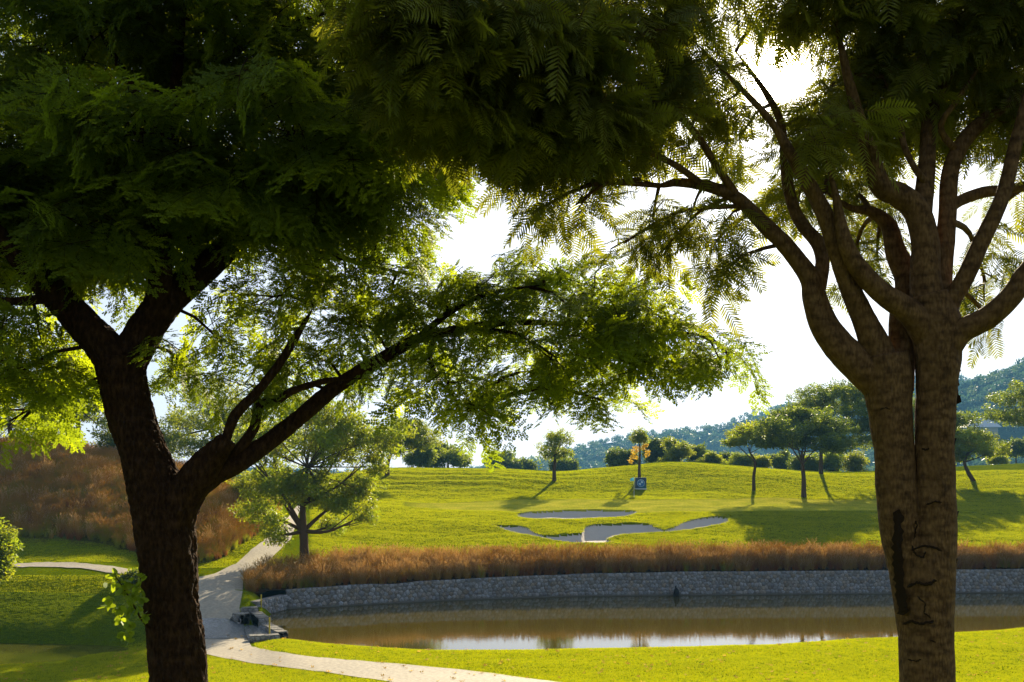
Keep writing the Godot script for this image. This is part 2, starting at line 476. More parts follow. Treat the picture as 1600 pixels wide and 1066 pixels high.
func sheet(pxs: PackedFloat32Array, rows: int, row_d: Callable, far: bool) -> Array:
	# returns [lawn, sand 0, sand 1 ...]
	var grids := [MB.new()]
	for k in bunkers.size(): grids.append(MB.new())
	var v := PackedVector3Array()
	var col := PackedColorArray()
	var inb := PackedInt32Array()
	var w := pxs.size()
	var snap := []
	for q in w:
		var cross := {}
		if far and pxs[q] > 740.0 and pxs[q] < 1170.0:
			for poly in bunkers:
				for e in poly.size():
					var a: Vector2 = poly[e]
					var b: Vector2 = poly[(e + 1) % poly.size()]
					if (a.x <= pxs[q]) != (b.x <= pxs[q]):
						var dc := lerpf(a.y, b.y, (pxs[q] - a.x) / (b.x - a.x))
						cross[16 + int(round((dc - 67.0) / 0.125))] = dc
		snap.append(cross)
	for r in rows:
		for q in w:
			var px := pxs[q]
			var d: float = row_d.call(px, r)
			var on_edge: bool = snap[q].has(r)
			if on_edge: d = snap[q][r]
			var h := height(px, d, far)
			var k := -1
			if far and not on_edge and d > 67.0 and d < 86.0 and px > 740.0 and px < 1170.0:
				k = in_bunker(px, d)
				if k >= 0: h = bunker_height(px, d, k)
			v.append(Vector3((px - 800.0) * d / F, h, -d))
			col.append(ground_color(px, d, far))
			inb.append(k)
	var nrm := PackedVector3Array()
	nrm.resize(v.size())
	for r in rows - 1:
		for q in w - 1:
			var a := r * w + q
			var fn := (v[a + w] - v[a]).cross(v[a + 1] - v[a]) * -1.0
			fn += (v[a + w + 1] - v[a + 1]).cross(v[a + w + 1] - v[a + w]) * -1.0
			nrm[a] += fn
			nrm[a + 1] += fn
			nrm[a + w] += fn
			nrm[a + w + 1] += fn
	var maps := []
	for g in grids: maps.append({})
	for r in rows - 1:
		for q in w - 1:
			var a := r * w + q
			var ids := [a, a + w, a + w + 1, a + 1]
			var cnt := 0
			var kk := -1
			for id in [ids[1], ids[2]]:
				if inb[id] >= 0:
					cnt += 1
					kk = inb[id]
			var gi := kk + 1 if cnt >= 1 else 0
			var g: MB = grids[gi]
			var mp: Dictionary = maps[gi]
			var o := []
			for id in ids:
				if not mp.has(id):
					mp[id] = g.v.size()
					g.v.append(v[id])
					var nn: Vector3 = nrm[id].normalized()
					g.n.append(nn if nn.y > 0 else -nn)
					g.c.append(col[id])
				o.append(mp[id])
			g.i.append(o[0]); g.i.append(o[1]); g.i.append(o[2])
			g.i.append(o[0]); g.i.append(o[2]); g.i.append(o[3])
	return grids

func structure(nm: String, b: MB, mat: Material) -> MeshInstance3D:
	var o := part(self, numbered(nm), b, mat)
	o.set_meta("kind", "structure")
	return o

func to_poly(pts: Array) -> PackedVector2Array:
	var p := PackedVector2Array()
	for q in pts: p.append(Vector2(q[0], hit(q[0], q[1], 66.0)))
	return p

func far_d(px: float, r: int) -> float:
	var wd := table(wall_d, px)
	if r < 16: return lerpf(wd, 67.0, r / 16.0)
	if r < 168: return 67.0 + (r - 16) * 0.125
	if r < 218: return 86.0 + (r - 168) * 0.7
	var t := (r - 218) / 18.0
	return 121.0 + 300.0 * t * t

func near_d(px: float, r: int) -> float:
	if r < 18: return 1.5 + r * (28.5 / 18.0)
	return lerpf(30.0, table(wall_d, px), (r - 18) / 62.0)

# a strip laid on the ground between two edges given in the plan table
func strip(rows: Array, lift: float, across: int, from := 30.0) -> MB:
	var b := MB.new()
	var fine := []
	for k in rows.size() - 1:
		for q in 5:
			var t := q / 5.0
			fine.append([rows[k][0].lerp(rows[k + 1][0], t), rows[k][1].lerp(rows[k + 1][1], t)])
	fine.append(rows[-1])
	for f in fine:
		var l := Vector2(f[0].x, hit(f[0].x, f[0].y, from))
		var r := Vector2(f[1].x, hit(f[1].x, f[1].y, from))
		for q in across + 1:
			var t := float(q) / across
			var x := lerpf((l.x - 800.0) * l.y / F, (r.x - 800.0) * r.y / F, t)
			var d := lerpf(l.y, r.y, t)
			b.v.append(Vector3(x, ground(800.0 + x * F / d, d) + lift, -d))
			b.n.append(Vector3.UP)
	var w := across + 1
	for k in fine.size() - 1:
		for q in across:
			var a := k * w + q
			b.i.append(a); b.i.append(a + w); b.i.append(a + w + 1)
			b.i.append(a); b.i.append(a + w + 1); b.i.append(a + 1)
	# smooth normals
	for k in b.n.size(): b.n[k] = Vector3.ZERO
	for t in range(0, b.i.size(), 3):
		var fn := (b.v[b.i[t + 2]] - b.v[b.i[t]]).cross(b.v[b.i[t + 1]] - b.v[b.i[t]])
		if fn.y < 0:
			fn = -fn
			var sw := b.i[t + 1]
			b.i[t + 1] = b.i[t + 2]
			b.i[t + 2] = sw
		for q in 3: b.n[b.i[t + q]] += fn
	for k in b.n.size(): b.n[k] = b.n[k].normalized() if b.n[k].length() > 1e-12 else Vector3.UP
	return b

# ---------------------------------------------------------------- foliage pieces
func leaflet(b: MB, p: Vector3, dir: Vector3, side: Vector3, l: float, w: float) -> void:
	var k := b.v.size()
	var up := dir.cross(side).normalized()
	b.v.append(p)
	b.v.append(p + dir * l * 0.3 + side * w * 0.45 + up * w * 0.12)
	b.v.append(p + dir * l * 0.75 + side * w * 0.42 + up * w * 0.1)
	b.v.append(p + dir * l)
	b.v.append(p + dir * l * 0.75 - side * w * 0.42 + up * w * 0.1)
	b.v.append(p + dir * l * 0.3 - side * w * 0.45 + up * w * 0.12)
	for q in 6: b.n.append(up)
	for t in [[0, 1, 2], [0, 2, 3], [0, 3, 4], [0, 4, 5]]:
		b.i.append(k + t[0]); b.i.append(k + t[1]); b.i.append(k + t[2])

# twice-feathered leaf with round leaflets
func leaf_round(b: MB, t: Transform3D, size: float) -> void:
	var n := 4
	for k in n:
		var s := 0.3 + 0.7 * k / (n - 1.0)
		var p := Vector3(s * 0.26, -0.10 * s * s, 0) * size
		for sg in [-1.0, 1.0]:
			var an := rnd(0.8, 1.05) * (0.75 if k == n - 1 else 1.0)
			var pd := Vector3(cos(an), rnd(-0.35, 0.0), sg * sin(an)).normalized()
			var ps := pd.cross(Vector3.UP).normalized()
			var len := size * (0.14 if k > 0 else 0.11)
			for j in 5:
				var q := p + pd * len * (0.2 + 0.18 * j) + Vector3(0, -0.05 * j * j * 0.004, 0)
				for s2 in [-1.0, 1.0]:
					var ld: Vector3 = (pd * 0.55 + ps * s2 + Vector3(rnd(-.15, .15), rnd(-0.5, 0.2), rnd(-.15, .15))).normalized()
					var sd := ld.cross(Vector3(rnd(-.4, .4), 1, rnd(-.4, .4))).normalized()
					leaflet(b, t * q, t.basis * ld, t.basis * sd, size * rnd(0.036, 0.046), size * rnd(0.02, 0.026))
			leaflet(b, t * (p + pd * len), t.basis * pd, t.basis * ps, size * 0.045, size * 0.024)

# feathery leaf: narrow pinnae in pairs along a stalk
func leaf_feather(b: MB, t: Transform3D, size: float) -> void:
	var n := 13
	for k in n:
		var s := 0.12 + 0.88 * k / (n - 1.0)
		var p := Vector3(s * 0.46, -0.13 * s * s, 0) * size
		var len := size * 0.165 * sqrt(maxf(0.12, 1.0 - pow(absf(s - 0.5) * 1.7, 2.0)))
		for sg in [-1.0, 1.0]:
			var an := 1.15 - 0.35 * s + rnd(-0.06, 0.06)
			var pd := Vector3(cos(an), rnd(-0.3, 0.02), sg * sin(an)).normalized()
			var ps := pd.cross(Vector3(rnd(-.2, .2), 1, rnd(-.2, .2))).normalized()
			var tip := p + pd * len + Vector3(0, -len * 0.12, 0)
			var midp := p + pd * len * 0.5
			var w := size * 0.0115
			var kk := b.v.size()
			var up := t.basis * pd.cross(ps).normalized()
			for vv in [p + ps * w * 0.5, p - ps * w * 0.5, midp + ps * w, midp - ps * w, tip]:
				b.v.append(t * vv)
				b.n.append(up)
			for tt in [[0, 2, 1], [1, 2, 3], [2, 4, 3]]:
				b.i.append(kk + tt[0]); b.i.append(kk + tt[1]); b.i.append(kk + tt[2])

func spray(kind: String, mat: Material, bark: Material) -> ArrayMesh:
	var tw := MB.new()
	var lf := MB.new()
	var len := 0.62 if kind == "round" else 0.5
	var pts := []
	var bend := rnd(-0.12, 0.12)
	for k in 5:
		var s := k / 4.0
		pts.append([Vector3(s * len, -0.14 * s * s, bend * s * s), lerpf(0.006, 0.002, s)])
	tube(tw, pts, 0.2, 4)
	var n := 7 if kind == "round" else 6
	for k in n:
		var s := 0.12 + 0.88 * k / (n - 1.0)
		var p := Vector3(s * len, -0.14 * s * s, bend * s * s)
		var sg := 1.0 if k % 2 == 0 else -1.0
		var yaw := sg * rnd(0.55, 1.15) if k < n - 1 else rnd(-0.2, 0.2)
		var bs := Basis(Vector3.UP, yaw) * Basis(Vector3(0, 0, 1), rnd(-0.7, 0.05)) * Basis(Vector3(1, 0, 0), rnd(-0.5, 0.5))
		var t := Transform3D(bs, p)
		var size := rnd(0.85, 1.15)
		var rl := (0.26 if kind == "round" else 0.46) * size
		tube(tw, [[p, 0.0028], [t * Vector3(rl * 0.5, -0.03 * size, 0), 0.0022], [t * Vector3(rl, -0.11 * size, 0), 0.001]], 0.2, 3)
		if kind == "round": leaf_round(lf, t, size)
		else: leaf_feather(lf, t, size)
	var m := lf.surface(ArrayMesh.new(), mat)
	return tw.surface(m, bark)

# loose clump of simple leaves for trees farther off
func clump(mat: Material, n: int, rad: float, l: float, w: float, droop := 0.0) -> ArrayMesh:
	var b := MB.new()
	for k in n:
		var p := rdir() * rad * pow(rng.randf(), 0.45)
		p.y *= 0.7
		var d := (p.normalized() * 0.6 + rdir() + Vector3(0, -droop, 0)).normalized()
		var s := d.cross(rdir()).normalized()
		leaflet(b, p, d, s, l * rnd(0.7, 1.3), w * rnd(0.7, 1.3))
	return b.surface(ArrayMesh.new(), mat)

func turn(tilt: float) -> Basis:
	return Basis(Vector3.UP, rnd(0, TAU)) * Basis(Vector3(1, 0, 0), rnd(-tilt, tilt)) * Basis(Vector3(0, 0, 1), rnd(-tilt, tilt))

func in_ball(inner: float) -> Vector3:
	return rdir() * pow(rnd(pow(inner, 3.0), 1.0), 1.0 / 3.0)

# a tree standing farther off: trunk points and crown lobes in world coordinates
func far_tree(nm: String, label: String, group: String, trunk: Array, lobes: Array, leaf: Array, limbs := true, sides := 8, size := 1.0, category := "tree") -> Node3D:
	var base: Vector3 = trunk[0][0]
	var o := thing(nm, base, label, category, group)
	var loc := []
	for p in trunk: loc.append([p[0] - base, p[1]])
	var b := MB.new()
	loc.insert(0, [loc[0][0] - Vector3(0, 0.4, 0), loc[0][1] * 1.3])
	tube(b, loc, 0.4, sides, loc[0][1] * 0.08, 1.0)
	part(o, "trunk", b, M.bark_far)
	var lists := []
	for k in leaf.size(): lists.append([])
	for lo in lobes:
		var c: Vector3 = lo[0] - base
		var r: Vector3 = lo[1]
		if limbs:
			var st: int = lo[3] + 1 if lo.size() > 3 else loc.size() - 1
			var s: Vector3 = loc[st][0]
			var rad: float = loc[st][1] * 0.6
			var e := c - Vector3(0, r.y * 0.2, 0)
			var mid := s.lerp(e, 0.5) + Vector3(rnd(-.1, .1), rnd(-0.12, 0.05), rnd(-.1, .1)) * s.distance_to(e)
			var lb := MB.new()
			tube(lb, [[s, rad], [mid, rad * 0.6], [e, rad * 0.2]], 0.5, 6)
			for q in 3:
				var e2 := c + in_ball(0.5) * r * 0.8
				tube(lb, [[mid.lerp(e, q * 0.3), rad * 0.35], [mid.lerp(e2, 0.6), rad * 0.22], [e2, rad * 0.08]], 0.6, 5)
			part(o, "limb", lb, M.bark_far)
		for q in int(lo[2] * 1.15):
			var p := in_ball(0.15) * r * rnd(0.7, 1.28)
			# flattish base, uneven rim
			if p.y < -r.y * 0.55: p.y = -r.y * rnd(0.3, 0.6)
			var t := Transform3D(turn(0.6).scaled(Vector3.ONE * size * rnd(0.55, 1.45)), c + p)
			lists[rng.randi() % leaf.size()].append(t)
	for k in leaf.size():
		if lists[k].size(): copies(o, "crown", LEAF[leaf[k]], lists[k])
	return o

# crown lobes scattered in an ellipsoid, for round or flat crowns
func lobes_in(c: Vector3, r: Vector3, n: int, lr: float, each: int, flat := 0.75) -> Array:
	var l := []
	for k in n:
		var p := in_ball(0.45) * Vector3(maxf(r.x - lr * 0.6, 0.1), maxf(r.y - lr * flat * 0.6, 0.05), maxf(r.z - lr * 0.6, 0.1))
		var s := lr * rnd(0.7, 1.25)
		l.append([c + p, Vector3(s, s * flat, s), each])
	return l

# ---------------------------------------------------------------- the scene
func _ready() -> void:
	rng.seed = 20240611
	noise.noise_type = FastNoiseLite.TYPE_SIMPLEX_SMOOTH
	noise.frequency = 0.05
	noise.fractal_octaves = 3
	noise.seed = 7
	# camera, sky, sun, exposure
	var cam := Camera3D.new()
	cam.name = "camera"
	add_child(cam)
	cam.position = Vector3(0, HC, 0)
	cam.projection = Camera3D.PROJECTION_FRUSTUM
	cam.near = 0.1
	cam.far = 3000.0
	cam.size = 0.1 * 1066.0 / F
	cam.frustum_offset = Vector2(0, 0.1 * (740.0 - 533.0) / F)
	cam.current = true
	var env := Environment.new()
	env.background_mode = Environment.BG_SKY
	env.sky = Sky.new()
	env.sky.sky_material = make_sky()
	env.tonemap_mode = Environment.TONE_MAPPER_LINEAR
	env.tonemap_exposure = 3.0
	env.fog_enabled = true
	env.fog_density = 0.00025
	env.fog_light_color = Color(0.5, 0.78, 1.0)
	env.sdfgi_enabled = true
	env.ssao_enabled = true
	env.ssil_enabled = true
	var we := WorldEnvironment.new()
	we.name = "environment"
	we.environment = env
	add_child(we)
	var sun := DirectionalLight3D.new()
	sun.name = "sun"
	sun.light_energy = 1.6
	sun.light_color = Color(1.0, 0.93, 0.79)
	sun.light_angular_distance = 0.5
	sun.shadow_enabled = true
	add_child(sun)
	sun.look_at_from_position(Vector3.ZERO, -SUN, Vector3.UP)

	materials()
	build_tables()
	pieces()
	build_ground()
	print("ground ", Time.get_ticks_msec())
	build_hills()
	build_wall()
	build_weir()
	build_beds()
	build_turf()
	build_litter()
	print("beds ", Time.get_ticks_msec())
	build_course_things()
	build_far_trees()
	print("trees ", Time.get_ticks_msec())
	build_left_tree()
	build_right_tree()
	print("done ", Time.get_ticks_msec())

func make_sky() -> PanoramaSkyMaterial:
	var w := 1024
	var h := 512
	var data := PackedFloat32Array()
	data.resize(w * h * 3)
	var s := SUN.normalized()
	var cl := FastNoiseLite.new()
	cl.seed = 77
	cl.frequency = 1.6
	cl.fractal_octaves = 4
	for j in h:
		var el := PI * (0.5 - (j + 0.5) / h)
		for i in w:
			var az := TAU * (i + 0.5) / w
			var d := Vector3(sin(az) * cos(el), sin(el), -cos(az) * cos(el))
			var th := rad_to_deg(d.angle_to(s))
			var c := Vector3.ZERO
			if el > 0.0:
				var k := pow(1.0 - sin(el), 3.0)
				c = Vector3(0.12, 0.17, 0.27).lerp(Vector3(0.33, 0.335, 0.34), k)
				var cv := clampf(cl.get_noise_3d(d.x, d.y * 3.0, d.z) * 1.6 + 0.25, 0.0, 1.0)
				c = c.lerp(Vector3(0.32, 0.325, 0.335), cv * 0.5)
				c *= lerpf(1.0, 0.62, smoothstep(25.0, 100.0, th))
				c += Vector3(0.75, 0.735, 0.70) * exp(-th / 17.0)
				c += Vector3(1.3, 1.15, 0.85) * exp(-th / 3.2)
				c += Vector3(26, 22, 15) * exp(-pow(th / 1.1, 2.0))
			else:
				c = Vector3(0.06, 0.07, 0.03)
			var q := (j * w + i) * 3
			data[q] = c.x
			data[q + 1] = c.y
			data[q + 2] = c.z
	var im := Image.create_from_data(w, h, false, Image.FORMAT_RGBF, data.to_byte_array())
	var m := PanoramaSkyMaterial.new()
	m.panorama = ImageTexture.create_from_image(im)
	return m

func pieces() -> void:
	LEAF.mid = clump(M.leaf_mid, 34, 0.5, 0.25, 0.10, 0.5)
	LEAF.bright = clump(M.leaf_bright, 34, 0.5, 0.25, 0.10, 0.5)
	LEAF.olive = clump(M.leaf_olive, 34, 0.5, 0.25, 0.10, 0.6)
	LEAF.dark = clump(M.leaf_dark, 38, 0.52, 0.26, 0.11, 0.3)
	LEAF.yellow = clump(M.leaf_yellow, 30, 0.3, 0.2, 0.1, 0.4)
	LEAF.far = clump(M.leaf_far, 90, 3.0, 1.3, 0.8, 0.0)
	LEAF.far2 = clump(M.leaf_far2, 90, 3.0, 1.3, 0.8, 0.0)
	# turf tufts and ornamental grass
	for q in [["turf", M.turf], ["turf_dark", M.turf_dark]]:
		var b := MB.new()
		for k in 16:
			var p := Vector3(rnd(-0.13, 0.13), -0.01, rnd(-0.13, 0.13))
			var d := Vector3(rnd(-0.5, 0.5), 1, rnd(-0.5, 0.5)).normalized()
			var s := d.cross(rdir()).normalized() * rnd(0.006, 0.011)
			var l := rnd(0.035, 0.075)
			b.tri(p - s, p + s, p + d * l)
		LEAF[q[0]] = b.surface(ArrayMesh.new(), q[1])
	for q in [["reed_brown", M.reed_brown, M.reed_pink], ["reed_red", M.reed_red, M.reed_brown], ["reed_green", M.reed_green, M.reed_brown], ["reed_pink", M.reed_brown, M.reed_pink]]:
		var b := MB.new()
		for k in 46:
			var an := rnd(0, TAU)
			var out := Vector3(cos(an), 0, sin(an))
			var p := out * rnd(0.0, 0.12)
			var lean := rnd(0.15, 0.85)
			var l := rnd(0.55, 0.95)
			var s := out.cross(Vector3.UP).rotated(Vector3.UP, rnd(-1, 1)) * rnd(0.006, 0.012)
			var m1 := p + (Vector3.UP + out * lean * 0.5).normalized() * l * 0.55
			var m2 := m1 + (Vector3.UP * (1.0 - lean * 0.7) + out * lean * 1.3).normalized() * l * 0.45
			b.quad(p - s, p + s, m1 + s * 0.8, m1 - s * 0.8)
			b.tri(m1 - s * 0.8, m1 + s * 0.8, m2)
		var mesh := b.surface(ArrayMesh.new(), q[1])
		var pl := MB.new()
		for k in 14:
			var an := rnd(0, TAU)
			var out := Vector3(cos(an), 0, sin(an))
			var lean := rnd(0.1, 0.5)
			var l := rnd(0.75, 1.1)
			var e := (Vector3.UP + out * lean).normalized() * l
			var t := e + (Vector3.UP * 0.8 + out * (lean + 0.35)).normalized() * rnd(0.12, 0.2)
			tube(pl, [[e * 0.5, 0.003], [e, 0.004], [e.lerp(t, 0.4), 0.016], [t, 0.002]], 0.3, 4, 0.0, 6.0, 0.35, false)
		LEAF[q[0]] = pl.surface(mesh, q[2])

func build_ground() -> void:
	bunkers = []
	var upper := to_poly([[805, 803], [830, 799.5], [870, 797.5], [930, 796.5], [985, 797.5], [994, 800], [985, 806], [950, 809], [880, 811], [835, 811], [812, 808]])
	var lower := to_poly([[767, 819.5], [811, 821], [826, 825.6], [833, 832], [848, 836.4], [882, 835.6], [909, 833.7], [914, 823], [936, 819], [987, 816.5], [1014, 818], [1024, 824.6], [1038, 829], [1054, 824.6], [1068, 816], [1092, 809.6], [1119, 807], [1137, 809.4], [1140, 814.4], [1122, 820], [1082, 827], [1038, 832], [994, 834], [963, 837], [948, 842.5], [960, 846.5], [943, 849], [903, 848.4], [862, 843.5], [818, 835.2], [784, 826.5]])
	bunkers = [upper, lower]
	for q in [[-1600, 838], [0, 838], [50, 842], [100, 845], [150, 849], [200, 861], [250, 876], [300, 884], [335, 878], [362, 862], [390, 845], [415, 826], [432, 808], [442, 790]]:
		mound_t.append([q[0], hit(q[0], q[1], 50.0)])
	var xs := PackedFloat32Array()
	var x := -1600.0
	while x < 3200.0:
		xs.append(x)
		x += 40.0 if x < -40.0 or x >= 1640.0 else (2.5 if x >= 740.0 and x < 1160.0 else 8.0)
	var grids := sheet(xs, 237, far_d, true)
	structure("ground", grids[0], M.lawn)
	structure("sand_bunker", grids[1], M.sand)
	structure("sand_bunker", grids[2], M.sand)
	var xn := PackedFloat32Array()
	x = -1600.0
	while x < 3200.0:
		xn.append(x)
		x += 40.0 if x < -40.0 or x >= 1640.0 else 8.0
	var g2 := sheet(xn, 81, near_d, false)
	structure("ground", g2[0], M.lawn)
	# the plain beyond and around
	var b := MB.new()
	b.quad(Vector3(-1600, -3.0, 200), Vector3(-1600, -3.0, -1300), Vector3(1600, -3.0, -1300), Vector3(1600, -3.0, 200))
	for k in 4: b.c.append(Color(0.08, 0.12, 0.01))
	structure("ground", b, M.lawn)
	# pond and the lower pool on the left
	b = MB.new()
	x = 390.0
	var prev := -1
	while x <= 3100.0:
		var k := b.v.size()
		var d0 := table(shore_d, x) - 2.5
		var d1 := table(wall_d, x) + 0.1
		b.v.append(Vector3((x - 800) * d0 / F, 0, -d0))
		b.v.append(Vector3((x - 800) * d1 / F, 0, -d1))
		b.n.append(Vector3.UP); b.n.append(Vector3.UP)
		if prev >= 0:
			b.i.append(prev); b.i.append(prev + 1); b.i.append(k + 1)
			b.i.append(prev); b.i.append(k + 1); b.i.append(k)
		prev = k
		x += 20.0
	structure("pond_water", b, M.water)
	b = MB.new()
	b.quad(at(-1500, 740, 40) * Vector3(1, 0, 1) + Vector3(0, -0.6, 0), at(-1500, 740, 48.5) * Vector3(1, 0, 1) + Vector3(0, -0.6, 0), at(235, 740, 48.5) * Vector3(1, 0, 1) + Vector3(0, -0.6, 0), at(235, 740, 40) * Vector3(1, 0, 1) + Vector3(0, -0.6, 0))
	structure("pool_water", b, M.water_green)
	# cart paths
	var v := func(a, c): return Vector2(a, c)
	var L := [[700, 1084], [600, 1066], [505, 1052], [440, 1044], [400, 1039], [340, 1028], [290, 1017], [262, 1000], [255, 980], [255, 955], [265, 925], [285, 908], [334, 898], [369, 882], [393, 860], [420, 839], [441, 820], [452, 807], [462, 793]]
	var R := [[990, 1084], [857, 1066], [715, 1047], [557, 1034], [480, 1027], [425, 1019], [393, 1012], [386, 1000], [378, 975], [374, 952], [379, 925], [380, 910], [406, 890], [430, 868], [454, 844], [462, 822], [466, 804], [471, 793], [478, 784]]
	var rows := []
	for k in L.size(): rows.append([Vector2(L[k][0], L[k][1]), Vector2(R[k][0], R[k][1])])
	structure("cart_path", strip(rows, 0.03, 8, 25.0), M.concrete)
	var U := [[-400, 882, 888], [-100, 882, 888], [25, 881.5, 887.5], [75, 880, 887], [125, 881, 889], [175, 886, 897], [224, 894, 905], [290, 903, 918]]
	rows = []
	for q in U: rows.append([Vector2(q[0], q[2]), Vector2(q[0], q[1])])
	structure("cart_path", strip(rows, 0.034, 3, 47.0), M.concrete)
	rows = []
	for q in [[404, 896, 890], [440, 889, 884], [470, 883, 878], [520, 875, 871.5], [590, 868, 865.5]]: rows.append([Vector2(q[0], q[1]), Vector2(q[0], q[2])])
	structure("footpath", strip(rows, 0.045, 2, 52.0), M.concrete)

var ridge := [[[-1700, 690], [-600, 700], [0, 712], [500, 730], [690, 739], [750, 730], [835, 716], [909, 695], [980, 683], [1010, 676], [1058, 669], [1105, 667], [1139, 661], [1181, 643], [1225, 633], [1300, 612], [1400, 590], [1497, 586], [1519, 596], [1600, 590], [2000, 560], [3400, 600]], [[1300, 735], [1400, 690], [1440, 650], [1503, 607], [1537, 594], [1575, 579], [1600, 567], [1750, 520], [2200, 480], [3400, 520]]]
func hill_height(h: int, px: float, d: float) -> float:
	var d1 := 1150.0 if h == 0 else 760.0
	var d0 := 820.0 if h == 0 else 470.0
	var t := (d - d0) / (d1 - d0)
	var top := HC - (table(ridge[h], px) - 740.0) * d1 / F - 5.0
	var wx: float = (px - 800.0) * d / F
	var hh := lerpf(1.0, top, smoothstep(0.0, 1.0, t)) if t <= 1.0 else top - (t - 1.0) * 120.0
	return hh + noise.get_noise_2d(wx * 0.4, d * 0.4) * 10.0 * clampf(t, 0.0, 1.0) * (1.0 if t < 0.9 else 0.3)

func build_hills() -> void:
	for h in 2:
		var d1 := 1150.0 if h == 0 else 760.0
		var d0 := 820.0 if h == 0 else 470.0
		var b := MB.new()
		var xs := []
		var x: float = ridge[h][0][0]
		while x <= 3400.0:
			xs.append(x)
			x += 12.0
		var rows := 14
		var trees := [[], []]
		var grid := []
		for r in rows:
			var t := r / (rows - 3.0)
			var d := lerpf(d0, d1, t)
			for px in xs:
				var wx: float = (px - 800.0) * d / F
				var hh := hill_height(h, px, d)
				b.v.append(Vector3(wx, hh, -d))
				b.n.append(Vector3(0, 0.6, 0.8))
		var w := xs.size()
		for r in rows - 1:
			for q in w - 1:
				var a := r * w + q
				b.i.append(a); b.i.append(a + w); b.i.append(a + w + 1)
				b.i.append(a); b.i.append(a + w + 1); b.i.append(a + 1)
		structure("hill", b, M.hill)
		var cnt := 5200 if h == 0 else 2600
		for k in cnt:
			var q := rng.randi() % (w - 1)
			var px: float = xs[q]
			if px < 640.0 and rng.randf() < 0.8 or px > 2000.0 and rng.randf() < 0.8: continue
			var r := rng.randi() % 12
			var p := b.v[r * w + q].lerp(b.v[(r + 1) * w + q + 1], rng.randf())
			p.x += rnd(-2, 2)
			if h == 1 and (absf(p.x - 287.0) < 20.0 and p.z > -600.0 and p.z < -545.0 or absf(p.x - 296.0) < 16.0 and p.z > -575.0): continue
			var s := rnd(0.8, 1.9)
			trees[0 if rng.randf() < 0.72 else 1].append(Transform3D(turn(0.2).scaled(Vector3(s, s * rnd(0.8, 1.3), s)), p + Vector3(0, 1.4 * s, 0)))
		# single taller trees on the skyline
		for k in 60:
			var px := rnd(760, 1600) if h == 0 else rnd(1480, 1650)
			var top := HC - (table(ridge[h], px) - 740.0) * d1 / F
			var s := rnd(0.6, 1.3)
			trees[0].append(Transform3D(turn(0.2).scaled(Vector3(s, s * 1.3, s)), Vector3((px - 800.0) * d1 / F, top + rnd(-1.0, 1.5), -d1)))
		for k in 2:
			var o := copies(self, numbered("forest"), LEAF.far if k == 0 else LEAF.far2, trees[k])
			tag(o, ["dark", "lighter green"][k] + (" forest trees covering the long blue hill on the horizon" if h == 0 else " forest trees covering the nearer hill at the right edge"), "forest")

# ---------------------------------------------------------------- wall, weir
func wall_point(px: float) -> Vector3:
	var d := table(wall_d, px)
	return Vector3((px - 800.0) * d / F, 0, -d)

# rubble masonry: irregular stones on a face from a to b, bottom to top
func rubble(b: MB, a: Vector3, e: Vector3, y0: float, y1a: float, y1b: float, out: Vector3, cell: float) -> void:
	var len := Vector2(e.x - a.x, e.z - a.z).length()
	var nx := maxi(1, int(len / cell))
	var ny := maxi(1, int((maxf(y1a, y1b) - y0) / (cell * 0.85)))
	var hx := len / nx
	var dir := (e - a)
	dir.y = 0
	dir = dir.normalized()
	var site := {}
	for i in range(-1, nx + 1):
		for j in range(-1, ny + 1):
			site[Vector2i(i, j)] = Vector2((i + 0.5 + (0.5 if j % 2 else 0.0) + rnd(-0.33, 0.33)) * hx, (j + 0.5 + rnd(-0.33, 0.33)) / ny)
	for i in nx:
		for j in ny:
			var top := lerpf(y1a, y1b, (i + 0.5) / nx) - y0
			var s: Vector2 = site[Vector2i(i, j)] * Vector2(1, top)
			var poly := PackedVector2Array([s + Vector2(-1, -1) * cell, s + Vector2(1, -1) * cell, s + Vector2(1, 1) * cell, s + Vector2(-1, 1) * cell])
			for di in [-1, 0, 1]:
				for dj in [-1, 0, 1]:
					if di == 0 and dj == 0: continue
					var key := Vector2i(i + di, j + dj)
					if not site.has(key): continue
					var o: Vector2 = site[key] * Vector2(1, top)
					poly = clip(poly, (s + o) * 0.5, (o - s).normalized())
			poly = clip(poly, Vector2(0, top), Vector2(0, 1))
			poly = clip(poly, Vector2(0, 0), Vector2(0, -1))
			if poly.size() < 3: continue
			var k := b.v.size()
			var lift := rnd(0.03, 0.065)
			var tone := rnd(0.7, 1.2)
			var warm := rnd(0.0, 1.0)
			var col := Color(0.43, 0.435, 0.45).lerp(Color(0.42, 0.35, 0.27), warm * warm) * tone
			col.a = 1.0
			var m := poly.size()
			for ring in 2:
				for q in m:
					var c := s + (poly[q] - s) * (0.93 if ring == 0 else 0.72)
					var p := a + dir * c.x + Vector3(0, y0 + c.y - a.y, 0) + out * (lift * (0.0 if ring == 0 else 1.0))
					b.v.append(p)
					var ov := dir * (poly[q].x - s.x) + Vector3(0, poly[q].y - s.y, 0)
					b.n.append((out + ov.normalized() * (1.1 if ring == 0 else 0.5)).normalized())
					b.c.append(col)
			b.v.append(a + dir * s.x + Vector3(0, y0 + s.y - a.y, 0) + out * lift * 1.15)
			b.n.append(out)
			b.c.append(col)
			for q in m:
				var q2 := (q + 1) % m
				b.i.append(k + q); b.i.append(k + m + q); b.i.append(k + q2)
				b.i.append(k + q2); b.i.append(k + m + q); b.i.append(k + m + q2)
				b.i.append(k + m + q); b.i.append(k + 2 * m); b.i.append(k + m + q2)

